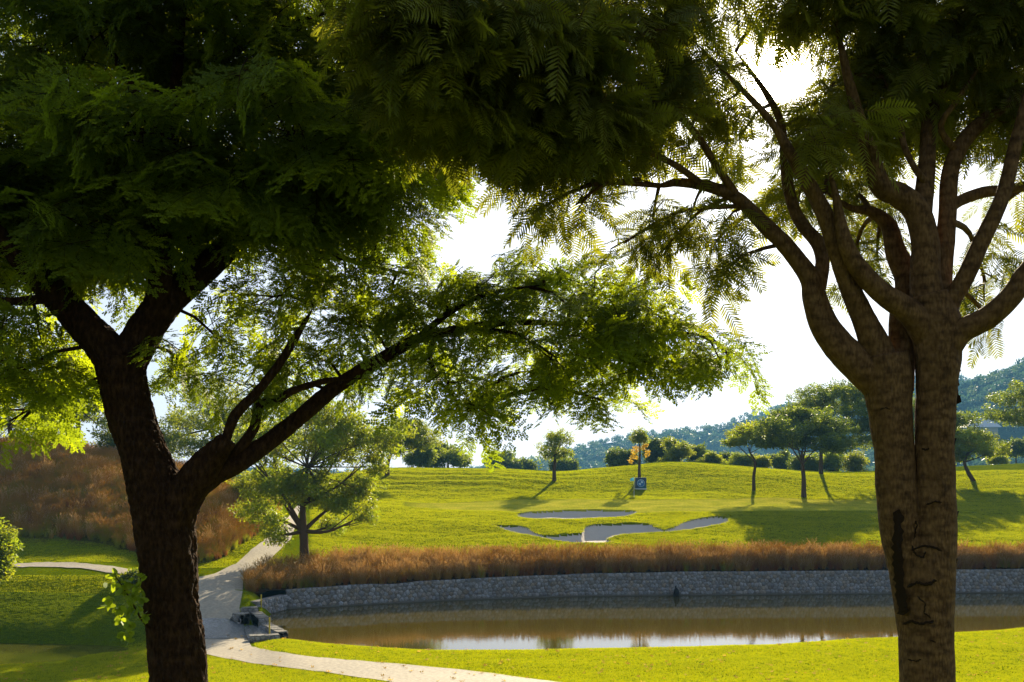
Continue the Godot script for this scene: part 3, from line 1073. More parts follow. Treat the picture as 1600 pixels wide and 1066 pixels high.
func clip(poly: PackedVector2Array, p: Vector2, n: Vector2) -> PackedVector2Array:
	var out := PackedVector2Array()
	for k in poly.size():
		var a := poly[k]
		var b := poly[(k + 1) % poly.size()]
		var da := (a - p).dot(n)
		var db := (b - p).dot(n)
		if da <= 0: out.append(a)
		if (da < 0) != (db < 0) and absf(da - db) > 1e-9: out.append(a.lerp(b, da / (da - db)))
	return out

func build_wall() -> void:
	var o := thing("retaining_wall", Vector3.ZERO, "long grey rubble stone retaining wall along the far side of the pond", "wall")
	var core := MB.new()
	var st := MB.new()
	var px := 447.0
	while px < 2100.0:
		var nx := px + 24.0
		var a := wall_point(px)
		var e := wall_point(nx)
		var ta := base_height(px, table(wall_d, px), true) + 0.06
		var te := base_height(nx, table(wall_d, nx), true) + 0.06
		var out := Vector3(e.z - a.z, 0, a.x - e.x).normalized()
		if out.z < 0: out = -out
		var f := out * 0.05
		core.quad(a + f + Vector3(0, -1, 0), a + f + Vector3(0, ta - 0.02, 0), e + f + Vector3(0, te - 0.02, 0), e + f + Vector3(0, -1, 0))
		core.quad(a + f + Vector3(0, ta - 0.02, 0), a - out * 0.4 + Vector3(0, ta - 0.02, 0), e - out * 0.4 + Vector3(0, te - 0.02, 0), e + f + Vector3(0, te - 0.02, 0))
		rubble(st, a + f, e + f, 0.06, ta, te, out, 0.24)
		px = nx
	# the end that turns the corner on the left
	var c0 := wall_point(447)
	core.quad(c0 + Vector3(0, -1, 0.05), c0 + Vector3(-0.2, -1, -0.6), c0 + Vector3(-0.2, 1.08, -0.6), c0 + Vector3(0, 1.08, 0.05))
	part(o, "mortar_core", core, M.mortar)
	tag(part(o, "stones", st, M.stone), "", "", "", "stuff")
	# lower wing of the wall beside the weir
	o = thing("wing_wall", wall_point(400), "short lower stone wall stepping down from the long wall to the weir", "wall")
	var b := MB.new()
	core = MB.new()
	var a := at(401, 740, 51.3) * Vector3(1, 0, 1)
	var e := at(447, 740, 54.2) * Vector3(1, 0, 1)
	var out := Vector3(0, 0, 1)
	var dir := (e - a).normalized()
	out = Vector3(-dir.z, 0, dir.x)
	if out.z < 0: out = -out
	core.box((a + e) * 0.5 - o.position - out * 0.22 + Vector3(0, 0.1, 0), dir * a.distance_to(e) * 0.5, Vector3(0, 0.75, 0), out * 0.22)
	rubble(b, a - o.position, e - o.position, 0.02, 0.84, 0.86, out, 0.22)
	part(o, "mortar_core", core, M.mortar)
	tag(part(o, "stones", b, M.stone), "", "", "", "stuff")
	# dark fixture in the water at the foot of the wall
	var p := wall_point(1055) + Vector3(0, 0, 0.45)
	o = thing("water_fixture", p, "small dark pointed fixture standing in the water against the stone wall", "fixture")
	b = MB.new()
	tube(b, [[Vector3(0, -0.3, 0), 0.16], [Vector3(0, 0.1, 0), 0.2], [Vector3(0.01, 0.3, 0), 0.17], [Vector3(-0.02, 0.48, 0), 0.09]], 0.08, 12, 0.015, 2.0)
	part(o, "body", b, M.iron_dark)
	b = MB.new()
	tube(b, [[Vector3(-0.02, 0.45, 0), 0.05], [Vector3(-0.03, 0.56, 0), 0.04], [Vector3(-0.035, 0.6, 0), 0.052], [Vector3(-0.035, 0.66, 0), 0.02]], 0.03, 10)
	part(o, "tip", b, M.iron_dark)

func block(nm: String, label: String, a: Vector3, e: Vector3, y0: float, y1: float, wd: float, mat: Material) -> void:
	# a low stone block or kerb wall from a to e, with worn edges and rubble facing
	var o := thing(nm, Vector3(a.x, y0, a.z), label, "stone block", "stones of the weir")
	var dir := (e - a)
	dir.y = 0
	var l := dir.length()
	dir = dir.normalized()
	var s := Vector3(-dir.z, 0, dir.x)
	var ctr := (a + e) * 0.5
	ctr.y = (y0 + y1) * 0.5
	ctr -= o.position
	var b := MB.new()
	b.box(ctr, dir * l * 0.5, Vector3(0, (y1 - y0) * 0.5, 0), s * wd * 0.5)
	part(o, "core", b, M.mortar)
	b = MB.new()
	for sg in [-1.0, 1.0]:
		var f: Vector3 = s * sg * wd * 0.5
		rubble(b, a - o.position + f, e - o.position + f, 0.0, y1 - y0, y1 - y0, s * sg, 0.2)
		var g: Vector3 = dir * sg * l * 0.5
		var m := ctr + g
		m.y = 0.0
		rubble(b, m - s * wd * 0.5, m + s * wd * 0.5, 0.0, y1 - y0, y1 - y0, dir * sg, 0.2)
	# coping stones, each a little uneven
	var n := maxi(1, int(l / 0.3))
	for k in n:
		var q := b.v.size()
		var c := ctr + dir * l * ((k + 0.5) / n - 0.5)
		c.y = y1 - y0 + rnd(0.0, 0.03)
		b.box(c, dir * l / n * 0.47, Vector3(rnd(-0.01, 0.01), 0.03, rnd(-0.01, 0.01)), s * wd * rnd(0.5, 0.56))
		var tone := rnd(0.8, 1.25)
		for z in range(q, b.v.size()): b.c.append(Color(0.3 * tone, 0.28 * tone, 0.24 * tone))
	tag(part(o, "stones", b, mat), "", "", "", "stuff")

func build_weir() -> void:
	var g := func(px, d): return Vector3((px - 800.0) * d / F, 0, -d)
	block("weir_stone", "squat stone block at the upstream corner of the weir by the path", g.call(370, 48.6), g.call(382, 48.2), -0.3, 0.62, 0.55, M.stone)
	block("weir_stone", "stone pier between the weir channel and the pond", g.call(412, 47.6), g.call(400, 49.5), -0.4, 0.52, 0.5, M.stone)
	block("weir_stone", "stone lintel at the back of the dark weir opening", g.call(378, 49.6), g.call(402, 49.9), -0.2, 0.72, 0.5, M.stone)
	block("weir_stone", "low speckled stone kerb sloping from pier to the lawn tip", g.call(417, 47.2), g.call(441, 44.9), -0.4, 0.26, 0.45, M.stone)
	block("weir_stone", "low stone kerb along the lawn side of the weir", g.call(389, 44.0), g.call(436, 44.5), -0.4, 0.22, 0.4, M.stone)
	# running water on the ford
	var b := strip([[Vector2(262, 1001), Vector2(387, 999)], [Vector2(256, 988), Vector2(382, 986)], [Vector2(254, 974), Vector2(379, 972)]], 0.05, 8, 40.0)
	structure("ford_water", b, M.water_run)
	b = MB.new()
	b.quad(g.call(386, 44.4) + Vector3(0, 0.1, 0), g.call(380, 48.2) + Vector3(0, 0.1, 0), g.call(411, 48.0) + Vector3(0, 0.1, 0), g.call(420, 45.2) + Vector3(0, 0.1, 0))
	structure("channel_water", b, M.water_run)
	for q in [[421, 44.6, 1.05, "yellow marker post standing in the weir kerb by the lawn"], [408, 51.6, 1.25, "thin yellow marker post beside the lower stone wall"]]:
		var p: Vector3 = g.call(q[0], q[1])
		p.y = -0.1
		var o := thing("marker_post", p, q[3], "post", "yellow hazard posts")
		b = MB.new()
		tube(b, [[Vector3.ZERO, 0.035], [Vector3(0, q[2], 0), 0.033]], 0.5, 8)
		part(o, "post", b, M.marker_yellow)
		b = MB.new()
		tube(b, [[Vector3(0, q[2] - 0.01, 0), 0.04], [Vector3(0, q[2] + 0.05, 0), 0.03]], 0.05, 8)
		part(o, "cap", b, M.marker_yellow)

# ---------------------------------------------------------------- grasses
func build_beds() -> void:
	var lists := {"reed_brown": [], "reed_red": [], "reed_green": [], "reed_pink": []}
	for k in 4800:
		var px := rnd(384, 1900)
		var t := rng.randf()
		var d := lerpf(maxf(table(wall_d, px), 53.0 if px < 420 else 0.0) + 0.25, bed_edge(px), t)
		if px < 400 and d > 55.5: continue
		var s := rnd(0.6, 1.15) * (0.85 if px < 480 else 1.0)
		var g := noise.get_noise_2d(px * 0.25, d * 6.0)
		var kind := "reed_red"
		if g > 0.0 and rng.randf() < 0.5: kind = "reed_brown"
		if px < 760 and rng.randf() < 0.6: kind = "reed_brown" if rng.randf() < 0.6 else "reed_pink"
		elif rng.randf() < 0.35: kind = "reed_brown"
		elif g > 0.2 and rng.randf() < 0.3: kind = "reed_green"
		if px < 520 and rng.randf() < 0.3: kind = "reed_green"
		lists[kind].append(Transform3D(Basis(Vector3.UP, rnd(0, TAU)).scaled(Vector3(s, s * rnd(0.8, 1.1), s)), ground_at(px, d) - Vector3(0, 0.03, 0)))
	for kind in lists:
		var o := copies(self, numbered("fountain_grass"), LEAF[kind], lists[kind])
		tag(o, {"reed_brown": "brown", "reed_red": "dark red", "reed_green": "greenish", "reed_pink": "pale plumed"}[kind] + " fountain grass bed along the top of the stone wall", "grass")
	lists = {"reed_brown": [], "reed_red": [], "reed_green": [], "reed_pink": []}
	for k in 7500:
		var px := rnd(-260, 442)
		var e := mound_edge(px)
		var d := e + rng.randf() * (86.0 - e)
		if px > 330 and d > e + (442.0 - px) * 0.16 + 1.0: continue
		var x := (px - 800.0) * d / F
		var g := noise.get_noise_2d(x * 6.0 + 80.0, d * 6.0)
		var kind := "reed_pink"
		if g > -0.06: kind = "reed_green"
		elif g < -0.26: kind = "reed_red"
		elif rng.randf() < 0.4: kind = "reed_brown"
		if d < e + 1.6 and px > 220: kind = "reed_green" if rng.randf() < 0.6 else "reed_red"
		var s := rnd(0.7, 1.2)
		if d < e + 1.0: s *= 0.75
		lists[kind].append(Transform3D(Basis(Vector3.UP, rnd(0, TAU)).scaled(Vector3(s, s * rnd(0.8, 1.15), s)), ground_at(px, d) - Vector3(0, 0.03, 0)))
	for kind in lists:
		var o := copies(self, numbered("fountain_grass"), LEAF[kind], lists[kind])
		tag(o, {"reed_brown": "brown", "reed_red": "dark red", "reed_green": "yellow green", "reed_pink": "pale pink plumed"}[kind] + " wild grass covering the mound on the left", "grass")

func build_turf() -> void:
	var a := []
	var c := []
	for k in 120000:
		var px := rnd(-60, 1680)
		var d := rnd(32.0, 52.0)
		var s := table(shore_d, px)
		if px > 400.0 and d > s + 0.1: continue
		if px <= 400.0 and px > 240.0 and d > 42.0: continue
		var p := ground_at(px, d)
		if px < 245.0 and p.y < -0.58: continue
		var t := Transform3D(Basis(Vector3.UP, rnd(0, TAU)).scaled(Vector3.ONE * rnd(0.7, 1.2)), p)
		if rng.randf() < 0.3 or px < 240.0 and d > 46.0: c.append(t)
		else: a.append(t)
	var fa := []
	var fc := []
	for k in 230000:
		var px := rnd(430, 1640)
		var d := rnd(59.0, 114.0)
		if d < bed_edge(px) + 0.2 or green_share(px, d) > 0.5: continue
		if d < 87.0 and px > 740.0 and px < 1170.0 and in_bunker(px, d) >= 0: continue
		if px < 500.0 and d > 59.0 and px < 486.0: continue
		var t := Transform3D(Basis(Vector3.UP, rnd(0, TAU)).scaled(Vector3.ONE * rnd(0.9, 1.5)), ground_at(px, d))
		if rng.randf() < (0.25 if d < 97.0 else 0.45): fc.append(t)
		else: fa.append(t)
	for k in 26000:
		var px := rnd(-60, 440)
		var d := rnd(52.0, 70.0)
		if d > mound_edge(px) or px > 225.0 and d < 57.5: continue
		var hp := ground_at(px, d)
		var py := 740.0 + (HC - hp.y) * F / d
		if py > 879.0 and py < 899.0 and px < 300.0: continue
		var t := Transform3D(Basis(Vector3.UP, rnd(0, TAU)).scaled(Vector3.ONE * rnd(0.8, 1.2)), hp)
		if rng.randf() < 0.3: fc.append(t)
		else: fa.append(t)
	fa = off_path(fa)
	fc = off_path(fc)
	tag(copies(self, numbered("lawn_grass"), LEAF.turf, fa), "short bright mown grass on the rising lawn beyond the pond", "grass")
	tag(copies(self, numbered("lawn_grass"), LEAF.turf_dark, fc), "darker grass blades scattered over the lawn beyond the pond", "grass")
	tag(copies(self, numbered("lawn_grass"), LEAF.turf, off_path(a)), "short bright mown grass on the near bank of the pond", "grass")
	tag(copies(self, numbered("lawn_grass"), LEAF.turf_dark, off_path(c)), "darker grass blades on the near bank and the left slope", "grass")

# a few dry leaves dropped on the near bank
func build_litter() -> void:
	var b := MB.new()
	for k in 5:
		var p := Vector3(rnd(-0.08, 0.08), 0.0, rnd(-0.08, 0.08))
		var d := Vector3(rnd(-1, 1), rnd(0.0, 0.5), rnd(-1, 1)).normalized()
		leaflet(b, p, d, d.cross(Vector3.UP).normalized(), rnd(0.08, 0.14), rnd(0.04, 0.06))
	var mesh := b.surface(ArrayMesh.new(), M.reed_brown)
	var l := []
	for k in 420:
		var px := rnd(-40, 1640)
		var d := rnd(33.0, 46.0)
		if px > 400.0 and d > table(shore_d, px) - 0.3 or px < 240.0 and ground(px, d) < -0.5: continue
		l.append(Transform3D(turn(0.3).scaled(Vector3.ONE * rnd(0.5, 1.1)), ground_at(px, d) + Vector3(0, 0.05, 0)))
	tag(copies(self, numbered("fallen_leaves"), mesh, l), "dry brown fallen leaves scattered on the near lawn", "leaves")

var path_poly := PackedVector2Array()
func off_path(l: Array) -> Array:
	if path_poly.is_empty():
		var Lp := [[700, 1084], [600, 1066], [505, 1052], [440, 1044], [400, 1039], [340, 1028], [290, 1017], [262, 1000], [255, 955], [265, 925], [285, 908], [334, 898], [369, 882], [393, 860], [420, 839], [441, 820], [462, 793]]
		var Rp := [[478, 784], [471, 793], [466, 804], [462, 822], [454, 844], [430, 868], [406, 890], [380, 910], [374, 952], [386, 1000], [393, 1012], [425, 1019], [480, 1027], [557, 1034], [715, 1047], [857, 1066], [990, 1084]]
		for q in Lp + Rp:
			var d := hit(q[0], q[1], 25.0)
			path_poly.append(Vector2((q[0] - 800.0) * d / F, d))
	var out := []
	for t in l:
		if not Geometry2D.is_point_in_polygon(Vector2(t.origin.x, -t.origin.z), path_poly): out.append(t)
	return out

# ---------------------------------------------------------------- sign, flag, house
func disc(b: MB, c: Vector3, r: float, a0: float, a1: float, inner := 0.0) -> void:
	var n := maxi(6, int(absf(a1 - a0) * 8.0))
	for k in n:
		var u := lerpf(a0, a1, float(k) / n)
		var v := lerpf(a0, a1, float(k + 1) / n)
		var d0 := Vector3(cos(u), sin(u), 0)
		var d1 := Vector3(cos(v), sin(v), 0)
		if inner > 0.0: b.quad(c + d0 * inner, c + d1 * inner, c + d1 * r, c + d0 * r)
		else: b.tri(c, c + d1 * r, c + d0 * r)

func build_course_things() -> void:
	var d := hit(1001, 765, 90.0)
	var p := ground_at(1001.5, d)
	var o := thing("sign_board", p, "square dark blue sign with a round emblem standing at the foot of the yellow tree", "sign")
	var k := d / F
	var hw := 8.6 * k
	var hh := 8.6 * k
	var b := MB.new()
	var cy := 0.09 + hh
	b.box(Vector3(0, cy, -0.2), Vector3(hw, 0, 0), Vector3(0, hh, 0), Vector3(0, 0, 0.2))
	part(o, "panel", b, M.sign_blue)
	b = MB.new()
	b.box(Vector3(0, 0.03, -0.2), Vector3(hw * 1.04, 0, 0), Vector3(0, 0.07, 0), Vector3(0, 0, 0.23))
	part(o, "plinth", b, M.white)
	b = MB.new()
	b.quad(Vector3(-hw * 0.99, 0.11, 0.003), Vector3(hw * 0.99, 0.11, 0.003), Vector3(hw * 0.99, 0.11 + hh * 0.7, 0.003), Vector3(hw * 0.2, 0.11 + hh * 0.3, 0.003))
	part(o, "lower_band", b, M.sign_teal)
	var r := 5.9 * k
	var em := MB.new()
	disc(em, Vector3(0, cy, 0.008), r, 0, TAU, r * 0.93)
	var e := part(o, "emblem_ring", em, M.logo_pale)
	em = MB.new()
	disc(em, Vector3(0, cy, 0.007), r * 0.93, 0, TAU, r * 0.6)
	part(e, "band", em, M.logo_blue)
	em = MB.new()
	disc(em, Vector3(0, cy, 0.011), r * 0.6, 0, PI * 0.5)
	disc(em, Vector3(0, cy, 0.011), r * 0.6, PI, PI * 1.5)
	part(e, "pale_quarters", em, M.logo_pale)
	em = MB.new()
	disc(em, Vector3(0, cy, 0.011), r * 0.6, PI * 0.5, PI)
	disc(em, Vector3(0, cy, 0.011), r * 0.6, PI * 1.5, TAU)
	part(e, "blue_quarters", em, M.logo_blue)
	# the three letters round the upper half of the emblem
	var font := SystemFont.new()
	font.font_names = PackedStringArray(["Droid Sans"])
	font.font_weight = 700
	var chars := ["B", "M", "W"]
	for q in 3:
		var tm := TextMesh.new()
		tm.text = chars[q]
		tm.font = font
		tm.font_size = 32
		tm.pixel_size = r * 0.3 / 32.0
		tm.depth = 0.004
		tm.material = M.white
		var mi := MeshInstance3D.new()
		mi.name = "letter"
		mi.mesh = tm
		var a := PI * 0.5 + (1 - q) * 0.75
		mi.position = Vector3(cos(a) * r * 0.765, cy + sin(a) * r * 0.765, 0.014)
		mi.rotation.z = a - PI * 0.5
		e.add_child(mi, true)
	# flag
	d = hit(990.8, 778, 80.0)
	p = ground_at(990.8, d)
	o = thing("golf_flag", p, "thin white flagstick with a small light blue flag on the green", "flag")
	k = d / F
	b = MB.new()
	tube(b, [[Vector3(0, -0.1, 0), 0.022], [Vector3(0, 32.0 * k, 0), 0.018]], 0.5, 8)
	part(o, "pole", b, M.white)
	b = MB.new()
	var top := 31.5 * k
	for q in 6:
		var u0 := q / 6.0
		var u1 := (q + 1) / 6.0
		var w0 := Vector3(-6.0 * k * u0, -2.0 * k * u0 * u0, sin(u0 * 5.0) * 0.06)
		var w1 := Vector3(-6.0 * k * u1, -2.0 * k * u1 * u1, sin(u1 * 5.0) * 0.06)
		b.quad(w0 + Vector3(0, top, 0), w1 + Vector3(0, top, 0), w1 + Vector3(0, top - 6.0 * k * (1.0 - 0.3 * u1), 0), w0 + Vector3(0, top - 6.0 * k * (1.0 - 0.3 * u0), 0))
	part(o, "cloth", b, M.flag_cloth)
	# house among the trees at the foot of the hill
	p = Vector3(737.0 * 585.0 / F, hill_height(1, 1537, 585.0) - 1.2, -585.0)
	o = thing("house", p, "distant house with a pale grey pitched roof below the right hill", "house")
	o.scale = Vector3.ONE * 2.1
	b = MB.new()
	b.box(Vector3(0, 2.6, -3), Vector3(4.2, 0, 0), Vector3(0, 2.6, 0), Vector3(0, 0, 3))
	part(o, "wall", b, M.plaster)
	b = MB.new()
	var e0 := Vector3(-5.0, 4.9, 0.8)
	var e1 := Vector3(5.0, 4.9, 0.8)
	var e2 := Vector3(5.0, 4.9, -6.8)
	var e3 := Vector3(-5.0, 4.9, -6.8)
	var r0 := Vector3(-1.6, 7.6, -3)
	var r1 := Vector3(3.4, 7.6, -3)
	b.quad(e0, r0, r1, e1)
	b.tri(e1, r1, e2)
	b.quad(e2, r1, r0, e3)
	b.tri(e3, r0, e0)
	b.quad(e0, e1, e2, e3)
	part(o, "roof", b, M.roof)
	for q in 3:
		b = MB.new()
		b.box(Vector3(-2.6 + q * 2.5, 2.9, 0.04), Vector3(0.5, 0, 0), Vector3(0, 0.7, 0), Vector3(0, 0, 0.05))
		part(o, "window", b, M.glass_dark)
	p = Vector3(796.0 * 558.0 / F, hill_height(1, 1596, 558.0) - 0.8, -558.0)
	o = thing("pavilion", p, "low pale building behind the lawn at the right edge", "building")
	o.scale = Vector3.ONE * 2.2
	b = MB.new()
	b.box(Vector3(0, 1.2, -2), Vector3(3.5, 0, 0), Vector3(0, 1.2, 0), Vector3(0, 0, 2))
	part(o, "wall", b, M.plaster)
	b = MB.new()
	b.box(Vector3(0, 2.55, -2), Vector3(4, 0, 0), Vector3(0, 0.14, 0), Vector3(0, 0, 2.5))
	part(o, "roof", b, M.roof)

# ---------------------------------------------------------------- trees in the distance
func stand(px: float, py: float, from := 60.0) -> Array:
	var d := hit(px, py, from)
	return [ground_at(px, d), d]

func build_far_trees() -> void:
	var g := "trees on the course"
	# round tree on the crest
	var s := stand(866, 752, 95)
	var b0: Vector3 = s[0]
	var d: float = s[1]
	var k := d / F
	var tr := [[b0, 0.26], [at(866, 735, d), 0.2], [at(867, 722, d), 0.17], [at(868, 712, d), 0.14]]
	far_tree("round_tree", "round crowned leafy tree alone on the lawn crest left of the sign", g, tr, lobes_in(at(869, 695, d), Vector3(36, 27, 34) * k, 24, 0.8, 9), ["olive", "bright", "mid"], true, 8, 0.62)
	# slim yellow tree behind the sign
	s = stand(999, 749, 96)
	b0 = s[0]
	d = s[1]
	k = d / F
	tr = [[b0, 0.2], [at(999, 730, d), 0.16], [at(1000, 705, d), 0.1], [at(998, 680, d), 0.05]]
	var lb := [[at(997, 677, d), Vector3(11, 8, 10) * k, 40, 3], [at(993, 686, d), Vector3(9, 7, 9) * k, 30, 3], [at(1004, 686, d), Vector3(9, 7, 9) * k, 30, 3]]
	var o := far_tree("slim_tree", "slim young tree with yellowing lower leaves behind the blue sign", g, tr, lb, ["olive", "bright"], true, 8, 0.6)
	var ts := []
	for q in [[990, 706, 7], [989, 715, 6], [1006, 700, 5], [1011, 708, 5], [987, 722, 5], [1008, 694, 4], [996, 700, 5]]:
		for z in 7: ts.append(Transform3D(turn(0.6).scaled(Vector3.ONE * rnd(0.4, 0.75)), at(q[0], q[1], d) - b0 + in_ball(0.0) * q[2] * k))
	copies(o, "crown", LEAF.yellow, ts)
	# feathery tree by the path on the left
	s = stand(476, 880, 57)
	b0 = s[0]
	d = s[1]
	k = d / F
	tr = [[b0, 0.34], [at(475, 855, d), 0.29], [at(474, 830, d), 0.26], [at(473, 790, d), 0.17], [at(480, 730, d), 0.1]]
	lb = []
	for q in [[470, 690, 55, 45, 60, 4], [420, 735, 45, 36, 60, 2], [530, 700, 50, 40, 60, 3], [400, 790, 38, 36, 45, 2], [430, 830, 28, 30, 30, 2], [555, 760, 38, 34, 50, 2], [500, 760, 40, 34, 45, 3], [540, 650, 40, 30, 45, 4], [480, 640, 45, 32, 45, 4], [590, 700, 36, 32, 40, 3], [380, 700, 40, 34, 40, 2], [520, 815, 24, 24, 20, 2], [570, 800, 20, 22, 18, 2], [450, 770, 30, 28, 26, 3], [620, 670, 30, 26, 26, 4]]:
		lb.append([at(q[0], q[1], d + rnd(-1.6, 1.6)), Vector3(q[2] * k, q[3] * k, q[2] * k * 0.9), q[4] * 1.5, q[5]])
	lb += lobes_in(at(495, 715, d), Vector3(118, 92, 105) * k, 26, 1.2, 22, 0.6)
	far_tree("path_tree", "feathery green tree with forked trunk beside the cart path", g, tr, lb, ["mid", "olive", "bright"], true, 10, 0.7)
	# trees on the left slope behind it
	s = stand(605, 743, 92)
	b0 = s[0]
	d = s[1]
	k = d / F
	tr = [[b0, 0.28], [at(606, 725, d), 0.2], [at(612, 708, d), 0.14]]
	far_tree("slope_tree", "leaning tree at the left end of the lawn crest", g, tr, lobes_in(at(625, 685, d), Vector3(68, 32, 50) * k, 14, 1.5, 36), ["mid", "olive"], true, 8, 0.85)
	backs()

func bush(px: float, py: float, d: float, rx: float, ry: float, n: int, leaf: Array, label: String, nm := "bush", group := "bushes behind the lawn crest", size := 0.9, trunkh := 0.0) -> void:
	var k := d / F
	var gy := ground(px, d)
	var c := at(px, py, d)
	c.y = maxf(c.y, gy + ry * k * 0.6)
	var b0 := Vector3(c.x, gy, c.z)
	var tr := [[b0, 0.06 + rx * k * 0.04], [b0.lerp(c, 0.5), 0.05 + rx * k * 0.025], [c, 0.04 + rx * k * 0.01]]
	var r := Vector3(rx, ry, rx * 0.85) * k
	var lr := minf(r.x, r.y) * 0.62
	far_tree(nm, label, group, tr, lobes_in(c, r, 9, lr, int(n / 9.0), 0.85), leaf, true, 6, size, "tree" if trunkh > 0 else "bush")

func backs() -> void:
	var gt := "trees beyond the lawn crest"
	bush(700, 712, 135, 50, 22, 420, ["dark", "mid", "mid"], "wide grey green tree group just left of the open sky", "wide_tree", gt, 1.3, 3)
	bush(655, 712, 128, 28, 18, 200, ["mid"], "low tree beside the wide one at left of the crest", "wide_tree", gt, 1.2, 2)
	bush(797, 726, 190, 42, 18, 380, ["dark", "mid"], "pale distant tree between the wide tree and the round crest tree", "distant_tree", gt, 1.9, 2)
	bush(878, 731, 180, 28, 12, 180, ["dark"], "dark low bush behind the trunk of the round crest tree", "bush", "bushes behind the lawn crest", 1.6)
	bush(968, 722, 132, 26, 20, 300, ["dark", "mid"], "dark hedge bush left of the slim yellow tree", "bush", "bushes behind the lawn crest", 1.0)
	bush(1030, 708, 134, 24, 28, 380, ["dark"], "tall dark bush right behind the slim yellow tree", "bush", "bushes behind the lawn crest", 1.0)
	bush(1050, 697, 128, 12, 14, 120, ["mid", "olive"], "small light topped bush above the tall dark one", "bush", "bushes behind the lawn crest", 0.9)
	bush(1062, 714, 125, 28, 20, 300, ["mid", "olive", "olive"], "rounded yellow green bush in the middle of the crest bushes", "bush", "bushes behind the lawn crest", 0.9)
	bush(1092, 712, 130, 20, 18, 220, ["mid", "dark"], "rounded mid green bush near the right of the crest bushes", "bush", "bushes behind the lawn crest", 0.9)
	bush(1108, 719, 124, 20, 12, 200, ["olive", "mid"], "low light green bush at the right end of the crest bushes", "bush", "bushes behind the lawn crest", 0.8)
	var k := 0
	for q in [[1135, 722, 140, 16, 14, "dark", "dark small bush left of the slender umbrella tree"], [1158, 720, 132, 20, 15, "mid", "green rounded bush behind the slender umbrella tree"], [1190, 724, 130, 20, 13, "olive", "yellow green bush right behind the slender umbrella tree"], [1222, 722, 136, 26, 18, "dark", "dark bush left of the broad umbrella tree's trunk"], [1250, 726, 130, 18, 14, "dark", "dark bush behind the broad umbrella tree's trunk"], [1272, 726, 128, 16, 15, "mid", "green bush right of the broad umbrella tree's trunk"], [1302, 722, 128, 18, 22, "bright", "tall bright yellow green bush behind the right umbrella trees"], [1335, 725, 126, 20, 18, "olive", "round light bush just left of the foreground trunk"]]:
		bush(q[0], q[1], q[2], q[3], q[4], 190, [q[5], q[5], "mid"], q[6], "bush", "bushes behind the lawn crest", 0.9)
	# umbrella trees
	umbrella(1178, 767, [[1178, 745], [1180, 722], [1172, 708]], 0.2, [[1160, 680, 26, 9], [1185, 676, 24, 9], [1150, 690, 16, 6], [1200, 688, 18, 7], [1172, 670, 20, 6]], 46, ["olive", "mid"], "slender umbrella tree with a crooked forked trunk")
	umbrella(1256, 777, [[1256, 750], [1254, 725], [1253, 706]], 0.27, [[1220, 668, 36, 14], [1255, 655, 40, 14], [1295, 668, 34, 16], [1205, 690, 26, 9], [1265, 680, 44, 16], [1300, 695, 26, 14], [1235, 690, 30, 11], [1240, 648, 30, 9]], 85, ["mid", "dark", "dark"], "broad umbrella tree with a straight trunk on the slope right of centre")
	umbrella(1283, 741, [[1283, 715], [1284, 690], [1290, 660]], 0.26, [[1290, 615, 44, 12], [1330, 610, 40, 12], [1270, 632, 32, 9], [1320, 632, 50, 14], [1360, 620, 40, 14]], 95, ["dark", "dark", "mid"], "tallest umbrella tree rising behind the broad one")
	umbrella(1395, 752, [[1393, 725], [1392, 690], [1385, 665]], 0.3, [[1340, 640, 44, 14], [1375, 650, 46, 16], [1330, 668, 40, 13], [1350, 690, 44, 14], [1410, 660, 40, 16], [1430, 640, 36, 13], [1395, 628, 44, 12]], 90, ["dark", "dark", "mid"], "dense umbrella tree mostly hidden by the foreground trunk")
	umbrella(1470, 748, [[1470, 725], [1472, 695], [1475, 670]], 0.28, [[1450, 650, 40, 14], [1490, 655, 36, 12], [1475, 675, 44, 13], [1505, 685, 26, 9], [1440, 680, 34, 12]], 85, ["dark", "dark", "mid"], "dark umbrella tree just right of the foreground trunk")
	umbrella(1521, 752, [[1513, 738], [1507, 722], [1514, 708]], 0.26, [[1500, 695, 26, 14], [1530, 692, 30, 14], [1552, 702, 22, 12], [1515, 682, 28, 9], [1495, 712, 16, 9]], 60, ["bright", "olive", "mid"], "small bright tree with a leaning trunk on the right lawn")
	umbrella(1612, 742, [[1614, 715], [1612, 690], [1608, 665]], 0.3, [[1590, 625, 40, 12], [1620, 610, 44, 14], [1575, 650, 34, 9], [1610, 655, 44, 13], [1640, 640, 40, 14], [1650, 620, 36, 12]], 80, ["mid", "dark"], "umbrella tree reaching in from the right edge")
	umbrella(1690, 745, [[1690, 715], [1688, 690], [1692, 665]], 0.3, [[1670, 630, 44, 14], [1710, 635, 44, 14], [1690, 655, 50, 14]], 80, ["mid", "dark"], "umbrella tree just outside the right edge shading the lawn")
	bush(1588, 705, 150, 26, 22, 260, ["mid", "dark"], "hazy bush below the umbrella tree at the right edge", "bush", "bushes behind the lawn crest", 1.1)
	bush(1555, 718, 135, 22, 9, 150, ["olive", "mid"], "low tall grass bush behind the small bright tree", "bush", "bushes behind the lawn crest", 0.8)
	# trees on the mound at the left
	var gl := "trees on the left mound"
	mound_tree(118, 84, [[120, 690], [122, 660], [110, 630]], [[110, 620, 60, 34], [70, 650, 44, 30], [150, 640, 50, 34], [130, 590, 50, 26], [60, 610, 40, 26], [180, 680, 30, 28], [90, 690, 40, 18]], ["mid", "olive", "dark"], "spreading tree with short trunk on the grassy mound left of the big trunk")
	mound_tree(20, 86, [[18, 690], [14, 660]], [[10, 640, 50, 34], [-30, 660, 50, 40], [40, 680, 36, 28], [0, 600, 50, 30], [30, 710, 24, 16]], ["olive", "mid"], "leafy tree at the left edge on the mound")
